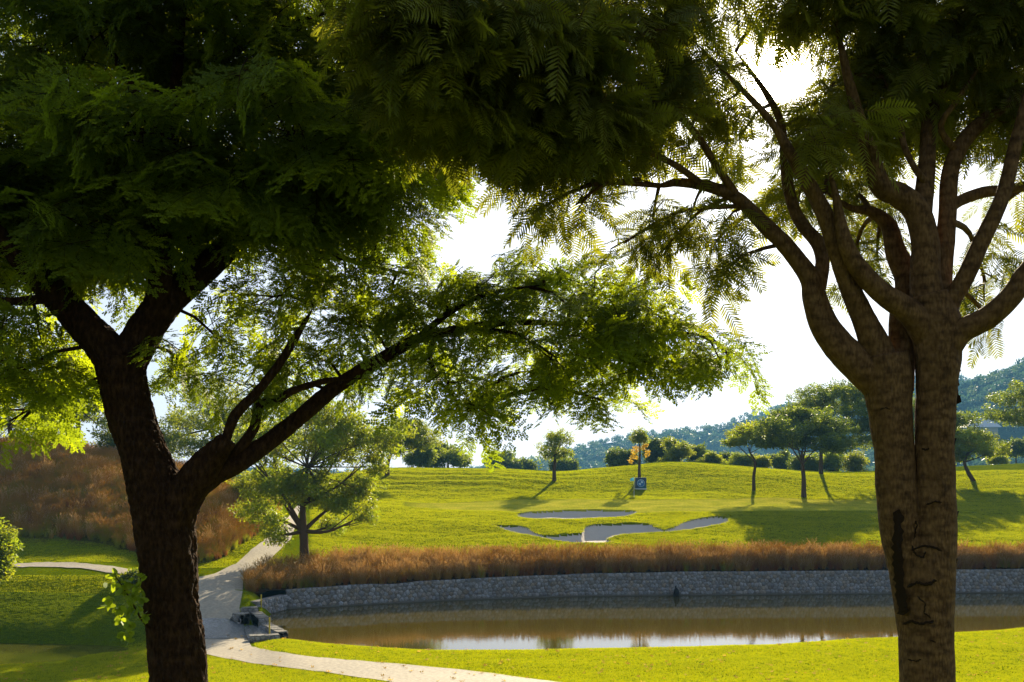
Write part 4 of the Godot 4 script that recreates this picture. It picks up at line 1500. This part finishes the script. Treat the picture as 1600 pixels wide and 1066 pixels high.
	mound_tree(335, 92, [[335, 700], [330, 670]], [[320, 650, 50, 34], [370, 660, 46, 32], [280, 665, 40, 32], [340, 620, 50, 30], [300, 700, 40, 22], [400, 690, 36, 26], [250, 690, 30, 24]], ["mid", "olive", "mid"], "leafy tree behind the mound between the two forked stems")
	mound_tree(430, 105, [[430, 710], [432, 690]], [[430, 670, 50, 34], [480, 680, 40, 28], [390, 690, 36, 24], [450, 630, 46, 28], [520, 690, 34, 24]], ["mid", "dark"], "farther tree behind the feathery path tree")
	for q in [[-60, 60.5, 50, 26, "bright", "dense shrub"], ]:
		pass
	# shrub at the left edge by the water
	bush(-18, 872, 49.0, 42, 55, 520, ["bright", "mid", "olive"], "bright green leafy shrub at the left edge above the pool", "shrub", "shrubs", 0.62)
	# low red and green bushes where the mound meets the path
	for q in [[385, 800, 73, 34, 34, "olive", "reddish green bush on the mound beside the rising path"], [405, 822, 70, 22, 18, "mid", "low green bush at the path bend below the feathery tree"], [210, 905, 53.6, 18, 9, "dark", "small dark bush below the left path behind the twig"]]:
		bush(q[0], q[1], q[2], q[3], q[4], 260, [q[5], "olive"], q[6], "bush", "bushes on the mound", 0.6)

func umbrella(px: float, py: float, path: Array, r: float, pads: Array, n: int, leaf: Array, label: String) -> void:
	var s := stand(px, py, 85)
	var d: float = s[1]
	if d > 124.0: d = 118.0
	var b0 := ground_at(px, d)
	var k := d / F
	var tr := [[b0, r]]
	for q in path.size(): tr.append([at(path[q][0], path[q][1], d), r * (0.8 - 0.18 * q)])
	var lb := []
	for q in pads:
		lb.append([at(q[0], q[1], d + rnd(-2.2, 2.2)), Vector3(q[2] * 1.22, q[3] * 1.12, q[2] * 1.2) * k, n * 1.15, 3 if rng.randf() < 0.7 else 2])
	far_tree("umbrella_tree", label, "umbrella trees on the right of the course", tr, lb, leaf, true, 8, 0.8)

func mound_tree(px: float, d: float, path: Array, pads: Array, leaf: Array, label: String) -> void:
	var b0 := ground_at(px, d)
	var k := d / F
	var tr := [[b0, 0.3]]
	for q in path.size(): tr.append([at(path[q][0], path[q][1], d), 0.24 - 0.06 * q])
	var lb := []
	for q in pads: lb.append([at(q[0], q[1], d + rnd(-2, 2)), Vector3(q[2], q[3], q[2]) * k, 90])
	far_tree("mound_tree", label, "trees on the left mound", tr, lb, leaf, true, 8, 0.9)

# ---------------------------------------------------------------- the two trees in front
# limbs: arrays of [px, py, distance, radius in px]
func limb(parent: Node3D, nm: String, pts: Array, mat: Material, sides: int, step: float, amp: float, freq: float, skel: Array) -> void:
	var b := MB.new()
	var l := []
	for q in pts:
		var w := at(q[0], q[1], q[2])
		var r: float = q[3] * q[2] / F
		l.append([w - parent.position, r])
		skel.append([w - parent.position, r])
	for k in range(pts.size() - 1):
		for z in range(1, 4):
			var t := z / 4.0
			skel.append([l[k][0].lerp(l[k + 1][0], t), lerpf(l[k][1], l[k + 1][1], t)])
	if pts[-1][3] < 6: l[-1][1] = 0.003
	tube(b, l, step, sides, amp, freq)
	part(parent, nm, b, mat)

# foliage of a near tree: lobes [px, py, distance, rx, ry in px, rz in m, sprays]; twigs join them to the limbs
func dress(parent: Node3D, lobes: Array, sprays: Array, skel: Array, bark: Material, hole := Vector3.ZERO, tilt := 0.9, small := 0.52, large := 0.8) -> void:
	var lists := []
	for k in sprays.size(): lists.append([])
	var tw := MB.new()
	for q in lobes:
		var c := at(q[0], q[1], q[2]) - parent.position
		var k: float = q[2] / F
		var r := Vector3(q[3] * k, q[4] * k, q[5])
		var best: Vector3 = skel[0][0]
		var bd := 1e9
		for s in skel:
			var dd: float = s[0].distance_to(c) + (0.6 if s[0].y > c.y + 0.3 else 0.0)
			if dd < bd:
				bd = dd
				best = s[0]
		# a branch out to the lobe and its twigs
		var sag := best.lerp(c, 0.55) + Vector3(0, 0.12 * bd, 0)
		var br := clampf(0.012 + bd * 0.012, 0.012, 0.035)
		tube(tw, [[best, br], [sag, br * 0.75], [c, br * 0.4]], 0.25, 6)
		for s in int(q[6]):
			var p := c + in_ball(0.0) * r
			if hole != Vector3.ZERO:
				var w := p + parent.position - Vector3(0, HC, 0)
				var th := rad_to_deg(w.angle_to(hole))
				if th < 2.3 or th < 3.8 and rng.randf() < 0.5: continue
			var out := p - c
			out.y *= 0.3
			var yaw := atan2(-out.z, out.x) + rnd(-0.9, 0.9)
			var bs := Basis(Vector3.UP, yaw) * Basis(Vector3(0, 0, 1), rnd(-0.75, 0.35)) * Basis(Vector3(1, 0, 0), rnd(-tilt, tilt))
			var sz := rnd(small, large)
			var ts := Transform3D(bs.scaled(Vector3.ONE * sz), p - bs * Vector3(0.28 * sz, -0.05, 0))
			lists[rng.randi() % sprays.size()].append(ts)
			if s % 3 == 0:
				var m := c.lerp(p, 0.5) + rdir() * 0.06
				tube(tw, [[sag.lerp(c, rnd(0.3, 1.0)), br * 0.4], [m, br * 0.28], [p, 0.004]], 0.3, 4)
	part(parent, "twigs", tw, bark).set_meta("kind", "stuff")
	for k in sprays.size(): copies(parent, "crown", sprays[k], lists[k])

func build_left_tree() -> void:
	var base := ground_at(283, 8.0)
	base = Vector3((283 - 800) * 8.0 / F, ground(283, 8.0), -8.0)
	var o := thing("foreground_tree", base, "large dark tree with furrowed bark and forked trunk in the left foreground", "tree", "trees framing the view")
	var sk := []
	limb(o, "trunk", [[285, 1240, 8.0, 66], [281, 1150, 8.0, 50], [278, 1066, 8.0, 44], [274, 1000, 8.0, 43], [266, 930, 8.0, 41], [261, 870, 8.0, 43], [256, 815, 8.0, 45], [243, 765, 8.0, 42], [226, 710, 8.0, 36], [206, 655, 8.0, 34], [192, 600, 8.0, 35], [187, 560, 8.0, 37]], M.bark_dark, 110, 0.016, 0.026, 1.0, sk)
	limb(o, "limb", [[200, 610, 8.0, 30], [168, 548, 7.95, 29], [138, 515, 7.9, 26], [104, 478, 7.9, 24], [72, 445, 7.8, 23], [40, 415, 7.7, 18], [0, 370, 7.6, 14], [-60, 300, 7.5, 10]], M.bark_dark, 64, 0.02, 0.015, 1.0, sk)
	limb(o, "limb", [[185, 600, 8.0, 28], [208, 548, 8.05, 30], [240, 495, 8.1, 27], [275, 458, 8.2, 24], [310, 428, 8.3, 22], [345, 398, 8.4, 20], [394, 345, 8.5, 16], [446, 285, 8.6, 14], [483, 238, 8.7, 12], [525, 194, 8.8, 10], [575, 160, 9.0, 8], [650, 120, 9.2, 5]], M.bark_dark, 56, 0.022, 0.012, 1.0, sk)
	limb(o, "limb", [[240, 490, 8.1, 20], [250, 440, 8.0, 18], [252, 390, 7.9, 17], [252, 340, 7.9, 14], [258, 270, 7.9, 12], [268, 180, 8.0, 10], [278, 100, 8.0, 8], [285, 0, 8.1, 6]], M.bark_dark, 18, 0.04, 0.006, 1.0, sk)
	limb(o, "limb", [[275, 455, 8.2, 18], [296, 420, 8.3, 16], [305, 370, 8.4, 13], [300, 300, 8.5, 11], [280, 220, 8.5, 10], [250, 150, 8.5, 8], [238, 90, 8.5, 6], [225, 10, 8.5, 5]], M.bark_dark, 16, 0.04, 0.006, 1.0, sk)
	limb(o, "limb", [[300, 330, 8.5, 9], [305, 240, 8.6, 9], [315, 150, 8.6, 8], [362, 84, 8.7, 7], [446, 42, 8.8, 5], [540, 10, 9.0, 4]], M.bark_dark, 14, 0.05, 0.004, 1.0, sk)
	limb(o, "limb", [[262, 230, 7.9, 8], [215, 150, 7.8, 7], [185, 100, 7.8, 6], [150, 40, 7.7, 4]], M.bark_dark, 12, 0.05, 0.003, 1.0, sk)
	limb(o, "limb", [[430, 300, 8.6, 9], [470, 240, 8.4, 8], [530, 205, 8.3, 7], [600, 195, 8.2, 5], [690, 200, 8.2, 3]], M.bark_dark, 12, 0.05, 0.003, 1.0, sk)
	limb(o, "limb", [[72, 446, 7.8, 16], [55, 400, 8.0, 13], [62, 330, 8.1, 11], [85, 240, 8.2, 9], [110, 150, 8.3, 7], [140, 60, 8.4, 5]], M.bark_dark, 14, 0.05, 0.005, 1.0, sk)
	limb(o, "limb", [[85, 465, 7.8, 9], [40, 470, 7.6, 7], [0, 470, 7.5, 6], [-70, 460, 7.4, 4]], M.bark_dark, 12, 0.05, 0.004, 1.0, sk)
	# the right fork with its sawn stump and the long low branch
	limb(o, "limb", [[255, 850, 8.0, 36], [280, 790, 7.98, 32], [303, 752, 7.95, 27], [325, 722, 7.93, 23], [345, 700, 7.9, 18], [356, 686, 7.9, 14]], M.bark_dark, 72, 0.018, 0.018, 1.0, sk)
	limb(o, "limb", [[300, 765, 8.0, 22], [335, 738, 8.05, 20], [368, 725, 8.1, 17], [420, 690, 8.3, 14], [473, 648, 8.5, 12.5], [515, 612, 8.7, 12], [560, 582, 8.8, 11], [610, 553, 8.9, 10], [652, 530, 9.0, 8.5], [715, 515, 9.1, 7], [768, 506, 9.2, 5.5], [835, 504, 9.3, 4.5], [919, 509, 9.4, 3.5], [1010, 520, 9.5, 2.5]], M.bark_dark, 20, 0.04, 0.006, 1.0, sk)
	limb(o, "limb", [[352, 690, 7.9, 8], [368, 648, 7.95, 8], [399, 616, 8.0, 7.5], [436, 569, 8.1, 7], [462, 527, 8.2, 6], [490, 480, 8.3, 4]], M.bark_dark, 14, 0.05, 0.004, 1.0, sk)
	limb(o, "limb", [[350, 728, 8.05, 9], [375, 700, 8.1, 9], [397, 668, 8.15, 8], [406, 632, 8.2, 7.5], [430, 628, 8.25, 7], [457, 611, 8.3, 6], [515, 594, 8.4, 4.5], [560, 592, 8.5, 3]], M.bark_dark, 14, 0.05, 0.004, 1.0, sk)
	limb(o, "limb", [[652, 530, 9.0, 6], [700, 490, 8.9, 5], [760, 460, 8.9, 4], [850, 445, 9.0, 3]], M.bark_dark, 10, 0.06, 0.0, 1.0, sk)
	limb(o, "limb", [[680, 522, 9.1, 5], [672, 560, 9.0, 4], [690, 600, 9.0, 3], [730, 640, 9.0, 2]], M.bark_dark, 10, 0.06, 0.0, 1.0, sk)
	limb(o, "limb", [[345, 398, 8.4, 9], [400, 372, 8.5, 7], [470, 385, 8.7, 6], [560, 410, 8.9, 4], [640, 430, 9.0, 3]], M.bark_dark, 10, 0.06, 0.0, 1.0, sk)
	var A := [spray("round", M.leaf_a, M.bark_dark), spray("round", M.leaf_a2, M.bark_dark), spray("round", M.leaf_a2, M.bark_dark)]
	var lobes := []
	# low sunlit arm
	for q in [[540, 420, 80, 40, 60], [610, 450, 80, 50, 70], [690, 440, 70, 45, 60], [760, 425, 75, 36, 60], [850, 410, 75, 34, 60], [930, 430, 70, 36, 55], [1000, 455, 60, 36, 50], [640, 520, 60, 36, 40], [720, 550, 50, 40, 45], [770, 600, 42, 45, 45], [745, 645, 36, 30, 30], [700, 600, 40, 34, 26], [820, 500, 70, 40, 60], [900, 490, 70, 45, 70], [960, 530, 70, 45, 70], [1030, 520, 60, 40, 55], [1085, 540, 52, 32, 45], [1140, 556, 36, 15, 18], [1160, 560, 22, 9, 6], [870, 560, 60, 42, 50], [930, 590, 60, 40, 55], [985, 600, 42, 30, 30], [830, 580, 40, 36, 30], [940, 625, 34, 18, 14], [560, 500, 60, 45, 40], [480, 470, 60, 45, 40], [420, 450, 60, 40, 40], [500, 560, 60, 40, 36], [430, 540, 56, 45, 36], [390, 600, 50, 40, 26], [340, 530, 50, 45, 30], [300, 590, 40, 40, 18], [560, 545, 50, 30, 24], [455, 610, 40, 26, 16], [600, 590, 50, 30, 24], [660, 570, 40, 30, 20]]:
		lobes.append([q[0], q[1] + (14 if q[1] < 470 else 0), 9.0 + rnd(-0.5, 0.5) + (q[0] - 700) * 0.0006, q[2], q[3], rnd(0.5, 0.9), q[4] * 0.2])
	# left fringe
	for q in [[60, 520, 70, 30, 30], [130, 600, 40, 30, 12], [20, 590, 60, 36, 30], [-40, 540, 60, 60, 30], [30, 660, 50, 30, 16], [90, 560, 50, 30, 18], [250, 545, 30, 30, 6]]:
		lobes.append([q[0], q[1], 8.2 + rnd(-0.5, 0.5), q[2] * 0.85, q[3] * 0.85, rnd(0.5, 0.8), q[4] * 0.4])
	# the dark main crown, reaching above and to the left of the picture
	for q in [[60, 400, 110, 50, 90], [160, 380, 90, 60, 90], [40, 320, 120, 60, 110], [150, 290, 110, 70, 120], [270, 300, 100, 60, 100], [360, 310, 80, 50, 80], [440, 350, 70, 45, 60], [80, 200, 130, 80, 120], [220, 210, 110, 60, 90], [340, 230, 100, 60, 100], [450, 210, 100, 60, 100], [560, 250, 90, 45, 80], [640, 240, 80, 40, 60], [60, 80, 130, 90, 110], [180, 40, 100, 60, 70], [330, 60, 100, 60, 70], [440, 90, 100, 70, 90], [560, 130, 100, 70, 100], [660, 160, 90, 60, 80], [300, -60, 200, 80, 130], [100, -60, 200, 80, 130], [520, -40, 180, 70, 130], [-120, 200, 140, 140, 140], [-120, 420, 120, 80, 80], [150, -220, 300, 120, 220], [500, -200, 300, 110, 220], [600, 330, 80, 30, 40], [520, 340, 70, 30, 40]]:
		lobes.append([q[0], q[1], 8.4 + rnd(-0.9, 0.9), q[2], q[3], rnd(0.8, 1.4), q[4] * 0.55])
	# the side of the crown towards the sun, beyond the limbs
	for q in [[200, 150, 200, 120, 150], [480, 120, 200, 120, 150], [320, 300, 160, 70, 90], [100, 300, 160, 100, 110], [650, 100, 160, 100, 120], [350, -120, 300, 120, 180]]:
		lobes.append([q[0], q[1], 10.4 + rnd(-0.4, 0.4), q[2], q[3], 1.0, q[4] * 0.34])
	dress(o, lobes, A, sk, M.bark_dark, SUN)
	# shoot of fresh leaves low on the trunk
	var sh := MB.new()
	var pts := [[at(238, 985, 7.85), 0.009], [at(222, 970, 7.75), 0.008], [at(208, 945, 7.7), 0.006], [at(190, 915, 7.7), 0.004], [at(178, 898, 7.7), 0.003]]
	var lp := []
	for q in pts: lp.append([q[0] - o.position, q[1]])
	tube(sh, lp, 0.05, 6)
	part(o, "shoot", sh, M.bark_dark)
	var fm := MB.new()
	for q in [[180, 897], [172, 912], [195, 905], [190, 925], [176, 935], [205, 935], [212, 950], [198, 955], [186, 950], [206, 975], [196, 990], [214, 918], [222, 935], [218, 905], [185, 965], [170, 945], [226, 962], [200, 1000]]:
		var c := at(q[0], q[1], 7.7 + rnd(-0.1, 0.1)) - o.position
		for z in 7:
			var dd := (rdir() + Vector3(0, -0.3, 0.3)).normalized()
			leaflet(fm, c + rdir() * 0.02, dd, dd.cross(rdir()).normalized(), rnd(0.055, 0.09), rnd(0.04, 0.06))
	part(o, "shoot_leaves", fm, M.leaf_bright).set_meta("kind", "stuff")

# distance of the front of the double trunk along a line of sight
var front_a := [[560, 1466, 34], [690, 1460, 29], [760, 1461, 31], [840, 1458, 35], [900, 1449, 42], [980, 1447, 41], [1066, 1449, 41]]
var front_b := [[590, 1386, 39], [640, 1391, 33], [700, 1397, 30], [760, 1401, 31], [830, 1409, 32], [900, 1421, 30], [1000, 1432, 26]]
func bark_front(px: float, py: float) -> float:
	var best := 7.62
	for l in [[front_a, 7.6], [front_b, 7.65]]:
		var cx := 0.0
		var r := 0.0
		for k in range(1, l[0].size()):
			if py <= l[0][k][0] or k == l[0].size() - 1:
				var t := clampf((py - l[0][k - 1][0]) / (l[0][k][0] - l[0][k - 1][0]), 0.0, 1.0)
				cx = lerpf(l[0][k - 1][1], l[0][k][1], t)
				r = lerpf(l[0][k - 1][2], l[0][k][2], t)
				break
		var off := (px - cx) / r
		if absf(off) < 1.0: best = minf(best, l[1] - sqrt(1.0 - off * off) * r * 7.6 / F)
	return best

func build_right_tree() -> void:
	var base := Vector3((1450 - 800) * 7.6 / F, ground(1450, 7.6), -7.6)
	var o := thing("foreground_tree", base, "many limbed tree with smooth brown double trunk in the right foreground", "tree", "trees framing the view")
	var sk := []
	var B: Material = M.bark_smooth
	limb(o, "trunk", [[1447, 1230, 7.6, 56], [1448, 1130, 7.6, 45], [1449, 1066, 7.6, 41], [1447, 980, 7.6, 41], [1449, 900, 7.6, 42], [1458, 840, 7.6, 35], [1461, 760, 7.6, 31], [1460, 690, 7.6, 29], [1463, 620, 7.6, 30], [1466, 560, 7.6, 34], [1462, 505, 7.62, 38], [1452, 460, 7.62, 30]], B, 40, 0.025, 0.008, 0.5, sk)
	limb(o, "stem", [[1432, 1000, 7.62, 26], [1421, 900, 7.63, 30], [1409, 830, 7.65, 32], [1401, 760, 7.66, 31], [1397, 700, 7.67, 30], [1391, 640, 7.68, 33], [1386, 590, 7.7, 39], [1380, 555, 7.7, 36]], B, 34, 0.03, 0.007, 0.5, sk)
	limb(o, "limb", [[1385, 610, 7.7, 28], [1352, 578, 7.72, 29], [1316, 546, 7.74, 25], [1289, 510, 7.76, 22], [1274, 470, 7.78, 19], [1268, 440, 7.8, 17], [1250, 412, 7.8, 14], [1225, 381, 7.8, 13], [1195, 352, 7.8, 12], [1155, 312, 7.8, 10], [1110, 292, 7.8, 9], [1060, 285, 7.8, 7], [1030, 290, 7.8, 4], [1000, 280, 7.8, 2]], B, 22, 0.04, 0.004, 0.5, sk)
	limb(o, "limb", [[1272, 470, 7.78, 14], [1280, 440, 7.8, 13], [1285, 410, 7.82, 11], [1278, 380, 7.85, 11], [1256, 354, 7.9, 10], [1240, 324, 7.95, 9], [1228, 270, 8.0, 8], [1222, 200, 8.0, 6], [1200, 150, 8.0, 5], [1150, 80, 8.0, 3]], B, 18, 0.04, 0.003, 0.5, sk)
	limb(o, "limb", [[1380, 590, 7.7, 26], [1372, 552, 7.68, 25], [1349, 497, 7.65, 18], [1326, 445, 7.6, 15], [1307, 390, 7.55, 14], [1289, 336, 7.5, 13], [1268, 296, 7.5, 12], [1235, 240, 7.45, 9], [1205, 190, 7.4, 6], [1150, 130, 7.3, 4], [1080, 60, 7.2, 3]], B, 20, 0.04, 0.004, 0.5, sk)
	limb(o, "limb", [[1455, 530, 7.6, 26], [1424, 490, 7.55, 20], [1376, 456, 7.5, 16], [1341, 418, 7.45, 15], [1322, 381, 7.4, 12], [1312, 339, 7.4, 8], [1302, 290, 7.4, 5], [1288, 240, 7.4, 3]], B, 18, 0.04, 0.004, 0.5, sk)
	limb(o, "limb", [[1405, 610, 7.75, 22], [1409, 550, 7.8, 20], [1408, 500, 7.85, 19], [1418, 440, 7.9, 19], [1400, 395, 7.92, 16], [1388, 352, 7.95, 12], [1360, 330, 8.0, 8], [1330, 325, 8.0, 5], [1290, 300, 8.05, 4]], B, 18, 0.04, 0.004, 0.5, sk)
	limb(o, "limb", [[1456, 500, 7.62, 30], [1446, 435, 7.62, 23], [1446, 380, 7.62, 21], [1432, 330, 7.62, 20], [1405, 305, 7.6, 19], [1376, 290, 7.6, 16], [1356, 231, 7.55, 13], [1335, 160, 7.5, 9], [1318, 90, 7.4, 6], [1300, 0, 7.4, 4]], B, 20, 0.04, 0.004, 0.5, sk)
	limb(o, "limb", [[1440, 345, 7.62, 16], [1446, 285, 7.7, 14], [1450, 230, 7.75, 12], [1453, 184, 7.8, 11], [1474, 135, 7.85, 8], [1500, 70, 7.9, 6], [1540, 10, 8.0, 4]], B, 16, 0.05, 0.003, 0.5, sk)
	limb(o, "limb", [[1462, 490, 7.65, 24], [1472, 420, 7.7, 16], [1480, 345, 7.75, 14], [1486, 265, 7.8, 13], [1513, 212, 7.85, 12], [1562, 170, 7.9, 10], [1600, 150, 7.95, 8], [1680, 100, 8.0, 5]], B, 16, 0.05, 0.003, 0.5, sk)
	limb(o, "limb", [[1470, 510, 7.6, 22], [1488, 468, 7.55, 14], [1510, 430, 7.5, 14], [1535, 375, 7.45, 13], [1567, 306, 7.4, 11], [1587, 226, 7.4, 10], [1600, 170, 7.4, 8], [1620, 80, 7.4, 5]], B, 18, 0.04, 0.003, 0.5, sk)
	limb(o, "limb", [[1465, 560, 7.6, 28], [1500, 520, 7.5, 19], [1541, 498, 7.4, 18], [1577, 467, 7.3, 17], [1602, 430, 7.25, 16], [1650, 360, 7.2, 13], [1700, 260, 7.1, 9]], B, 20, 0.04, 0.005, 0.5, sk)
	limb(o, "limb", [[1478, 330, 7.75, 9], [1500, 314, 7.8, 9], [1535, 301, 7.85, 9], [1575, 296, 7.9, 8], [1640, 280, 8.0, 6]], B, 12, 0.05, 0.003, 0.5, sk)
	limb(o, "limb", [[1446, 285, 7.65, 6], [1428, 260, 7.6, 5], [1412, 225, 7.6, 5], [1405, 180, 7.6, 4], [1380, 120, 7.6, 3]], B, 10, 0.05, 0.0, 0.5, sk)
	limb(o, "limb", [[1500, 240, 7.82, 6], [1470, 200, 7.7, 5], [1500, 150, 7.6, 4], [1560, 60, 7.6, 3]], B, 10, 0.05, 0.0, 0.5, sk)
	limb(o, "limb", [[1155, 312, 7.8, 7], [1120, 260, 7.7, 6], [1080, 200, 7.5, 5], [1010, 140, 7.3, 4], [930, 100, 7.1, 3], [820, 80, 6.9, 2.5]], B, 12, 0.05, 0.0, 0.5, sk)
	limb(o, "limb", [[1100, 290, 7.8, 6], [1050, 255, 7.6, 5], [990, 230, 7.4, 4], [900, 215, 7.2, 3], [780, 190, 7.0, 2]], B, 12, 0.05, 0.0, 0.5, sk)
	# flat ribbon painted as shade of the gap between stems, and old bark scars
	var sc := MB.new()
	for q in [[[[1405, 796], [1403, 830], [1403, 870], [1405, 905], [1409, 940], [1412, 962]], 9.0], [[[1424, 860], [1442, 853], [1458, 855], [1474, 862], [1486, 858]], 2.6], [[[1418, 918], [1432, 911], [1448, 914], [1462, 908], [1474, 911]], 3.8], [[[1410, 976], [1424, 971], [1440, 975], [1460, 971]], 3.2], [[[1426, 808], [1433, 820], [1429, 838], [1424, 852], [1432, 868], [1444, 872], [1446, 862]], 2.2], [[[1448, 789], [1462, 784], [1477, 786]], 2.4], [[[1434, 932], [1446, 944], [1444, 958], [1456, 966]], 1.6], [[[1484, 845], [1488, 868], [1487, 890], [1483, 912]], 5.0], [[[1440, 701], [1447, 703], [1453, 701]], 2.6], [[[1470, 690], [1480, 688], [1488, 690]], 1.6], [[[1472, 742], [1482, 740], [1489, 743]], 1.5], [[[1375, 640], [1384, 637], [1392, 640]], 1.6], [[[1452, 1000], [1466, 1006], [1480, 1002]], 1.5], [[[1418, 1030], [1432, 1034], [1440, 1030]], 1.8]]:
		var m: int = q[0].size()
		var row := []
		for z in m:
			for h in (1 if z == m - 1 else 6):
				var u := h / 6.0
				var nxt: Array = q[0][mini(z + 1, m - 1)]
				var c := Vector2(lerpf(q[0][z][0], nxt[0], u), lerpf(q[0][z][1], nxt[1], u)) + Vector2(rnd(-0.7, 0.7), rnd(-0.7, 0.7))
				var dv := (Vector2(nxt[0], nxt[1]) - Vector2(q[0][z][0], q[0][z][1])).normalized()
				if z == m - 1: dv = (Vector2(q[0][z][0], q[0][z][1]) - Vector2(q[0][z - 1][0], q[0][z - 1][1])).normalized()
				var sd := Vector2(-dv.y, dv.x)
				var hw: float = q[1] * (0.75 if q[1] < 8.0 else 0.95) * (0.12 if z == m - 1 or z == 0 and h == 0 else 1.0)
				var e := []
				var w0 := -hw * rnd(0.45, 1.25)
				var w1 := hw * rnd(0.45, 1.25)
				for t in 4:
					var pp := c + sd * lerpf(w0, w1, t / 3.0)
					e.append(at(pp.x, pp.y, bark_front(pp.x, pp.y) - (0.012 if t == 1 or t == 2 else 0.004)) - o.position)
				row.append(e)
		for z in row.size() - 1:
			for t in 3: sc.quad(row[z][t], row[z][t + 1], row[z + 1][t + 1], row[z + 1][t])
	part(o, "scars_and_gap_shade", sc, M.bark_scar_gap_shade)
	sc = MB.new()
	for k in 26:
		var y := rnd(580, 910)
		var pp := at(1490 + (5 if y < 640 else 0) - (2 if y > 700 and y < 800 else 0) + rnd(-2, 2), y, 7.6) - o.position
		var l := rnd(0.03, 0.12)
		sc.quad(pp + Vector3(-0.02, 0, 0), pp + Vector3(rnd(0.0, 0.03), l * 0.3, rnd(-.02, .02)), pp + Vector3(rnd(0.005, 0.03), l, rnd(-.02, .02)), pp + Vector3(-0.02, l, 0.01))
	part(o, "loose_bark", sc, M.bark_scar_gap_shade).set_meta("kind", "stuff")
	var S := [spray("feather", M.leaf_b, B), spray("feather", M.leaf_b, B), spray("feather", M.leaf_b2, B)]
	var lobes := []
	# canopy reaching left across the top
	for q in [[720, 60, 110, 80, 110, 6.6], [720, 160, 100, 60, 90, 6.8], [800, 120, 110, 80, 120, 6.8], [830, 220, 90, 55, 90, 7.2], [900, 60, 110, 80, 110, 6.9], [910, 170, 100, 70, 110, 7.2], [920, 245, 80, 36, 50, 7.5], [860, 262, 70, 30, 38, 7.5], [1000, 50, 100, 70, 70, 7.2], [1010, 150, 90, 60, 70, 7.4], [1000, 230, 70, 40, 40, 7.6], [1090, 60, 80, 60, 50, 7.4], [1100, 160, 70, 60, 40, 7.7], [1160, 230, 70, 50, 40, 8.2], [640, 30, 110, 70, 80, 6.5], [820, -60, 260, 80, 180, 6.8], [1100, -60, 260, 70, 160, 7.2], [700, -200, 300, 110, 160, 7.0], [620, 120, 80, 60, 40, 6.6]]:
		lobes.append([q[0], q[1] - (22 if q[1] > 200 else 0), q[5] + rnd(-0.3, 0.3), q[2], q[3], rnd(0.5, 0.9), q[4] * (0.55 if q[0] < 980 else 0.36)])
	# fringe against the sky
	for q in [[1080, 340, 60, 30, 14, 8.0], [1050, 375, 55, 26, 12, 8.1], [1110, 390, 50, 40, 14, 8.0], [1130, 350, 40, 26, 8, 8.0], [1020, 350, 40, 20, 7, 8.1], [1110, 440, 22, 22, 4, 8.0], [830, 335, 40, 14, 6, 7.6], [900, 320, 50, 20, 12, 7.6], [975, 380, 30, 18, 5, 8.0]]:
		lobes.append([q[0], q[1], q[5], q[2] * 1.1, q[3], 0.4, q[4] * 0.6])
	# right half
	for q in [[1300, 250, 80, 60, 50, 8.6], [1330, 330, 60, 50, 26, 9.0], [1250, 300, 60, 40, 22, 8.8], [1360, 160, 80, 60, 60, 8.2], [1420, 90, 90, 70, 70, 8.0], [1500, 60, 90, 60, 70, 8.0], [1570, 100, 80, 70, 60, 8.0], [1590, 200, 60, 60, 40, 8.2], [1520, 180, 70, 50, 40, 8.4], [1430, 210, 60, 50, 34, 8.6], [1320, 60, 80, 60, 50, 7.8], [1390, -20, 200, 60, 110, 7.6], [1560, -20, 160, 60, 90, 7.6], [1240, 20, 60, 40, 30, 7.8], [1180, 40, 60, 50, 36, 7.8], [1330, 420, 30, 40, 10, 9.0], [1370, 400, 30, 40, 10, 9.0], [1530, 390, 34, 36, 10, 9.0], [1540, 440, 36, 36, 14, 9.0], [1500, 470, 24, 26, 6, 9.0], [1600, 300, 40, 34, 9, 8.6], [1555, 510, 14, 14, 2, 8.8], [1680, 150, 90, 120, 80, 7.8], [1440, -160, 320, 100, 200, 7.6], [1270, 190, 60, 40, 26, 8.4], [1290, 210, 50, 50, 24, 7.5], [1300, 130, 45, 45, 22, 7.7], [1150, 150, 50, 50, 24, 7.6], [1130, 120, 50, 40, 24, 8.0]]:
		lobes.append([q[0], q[1], q[5] + rnd(-0.2, 0.2), q[2], q[3], 0.6, q[4] * 0.62])
	dress(o, lobes, S, sk, B, SUN, 0.9, 0.42, 0.68)
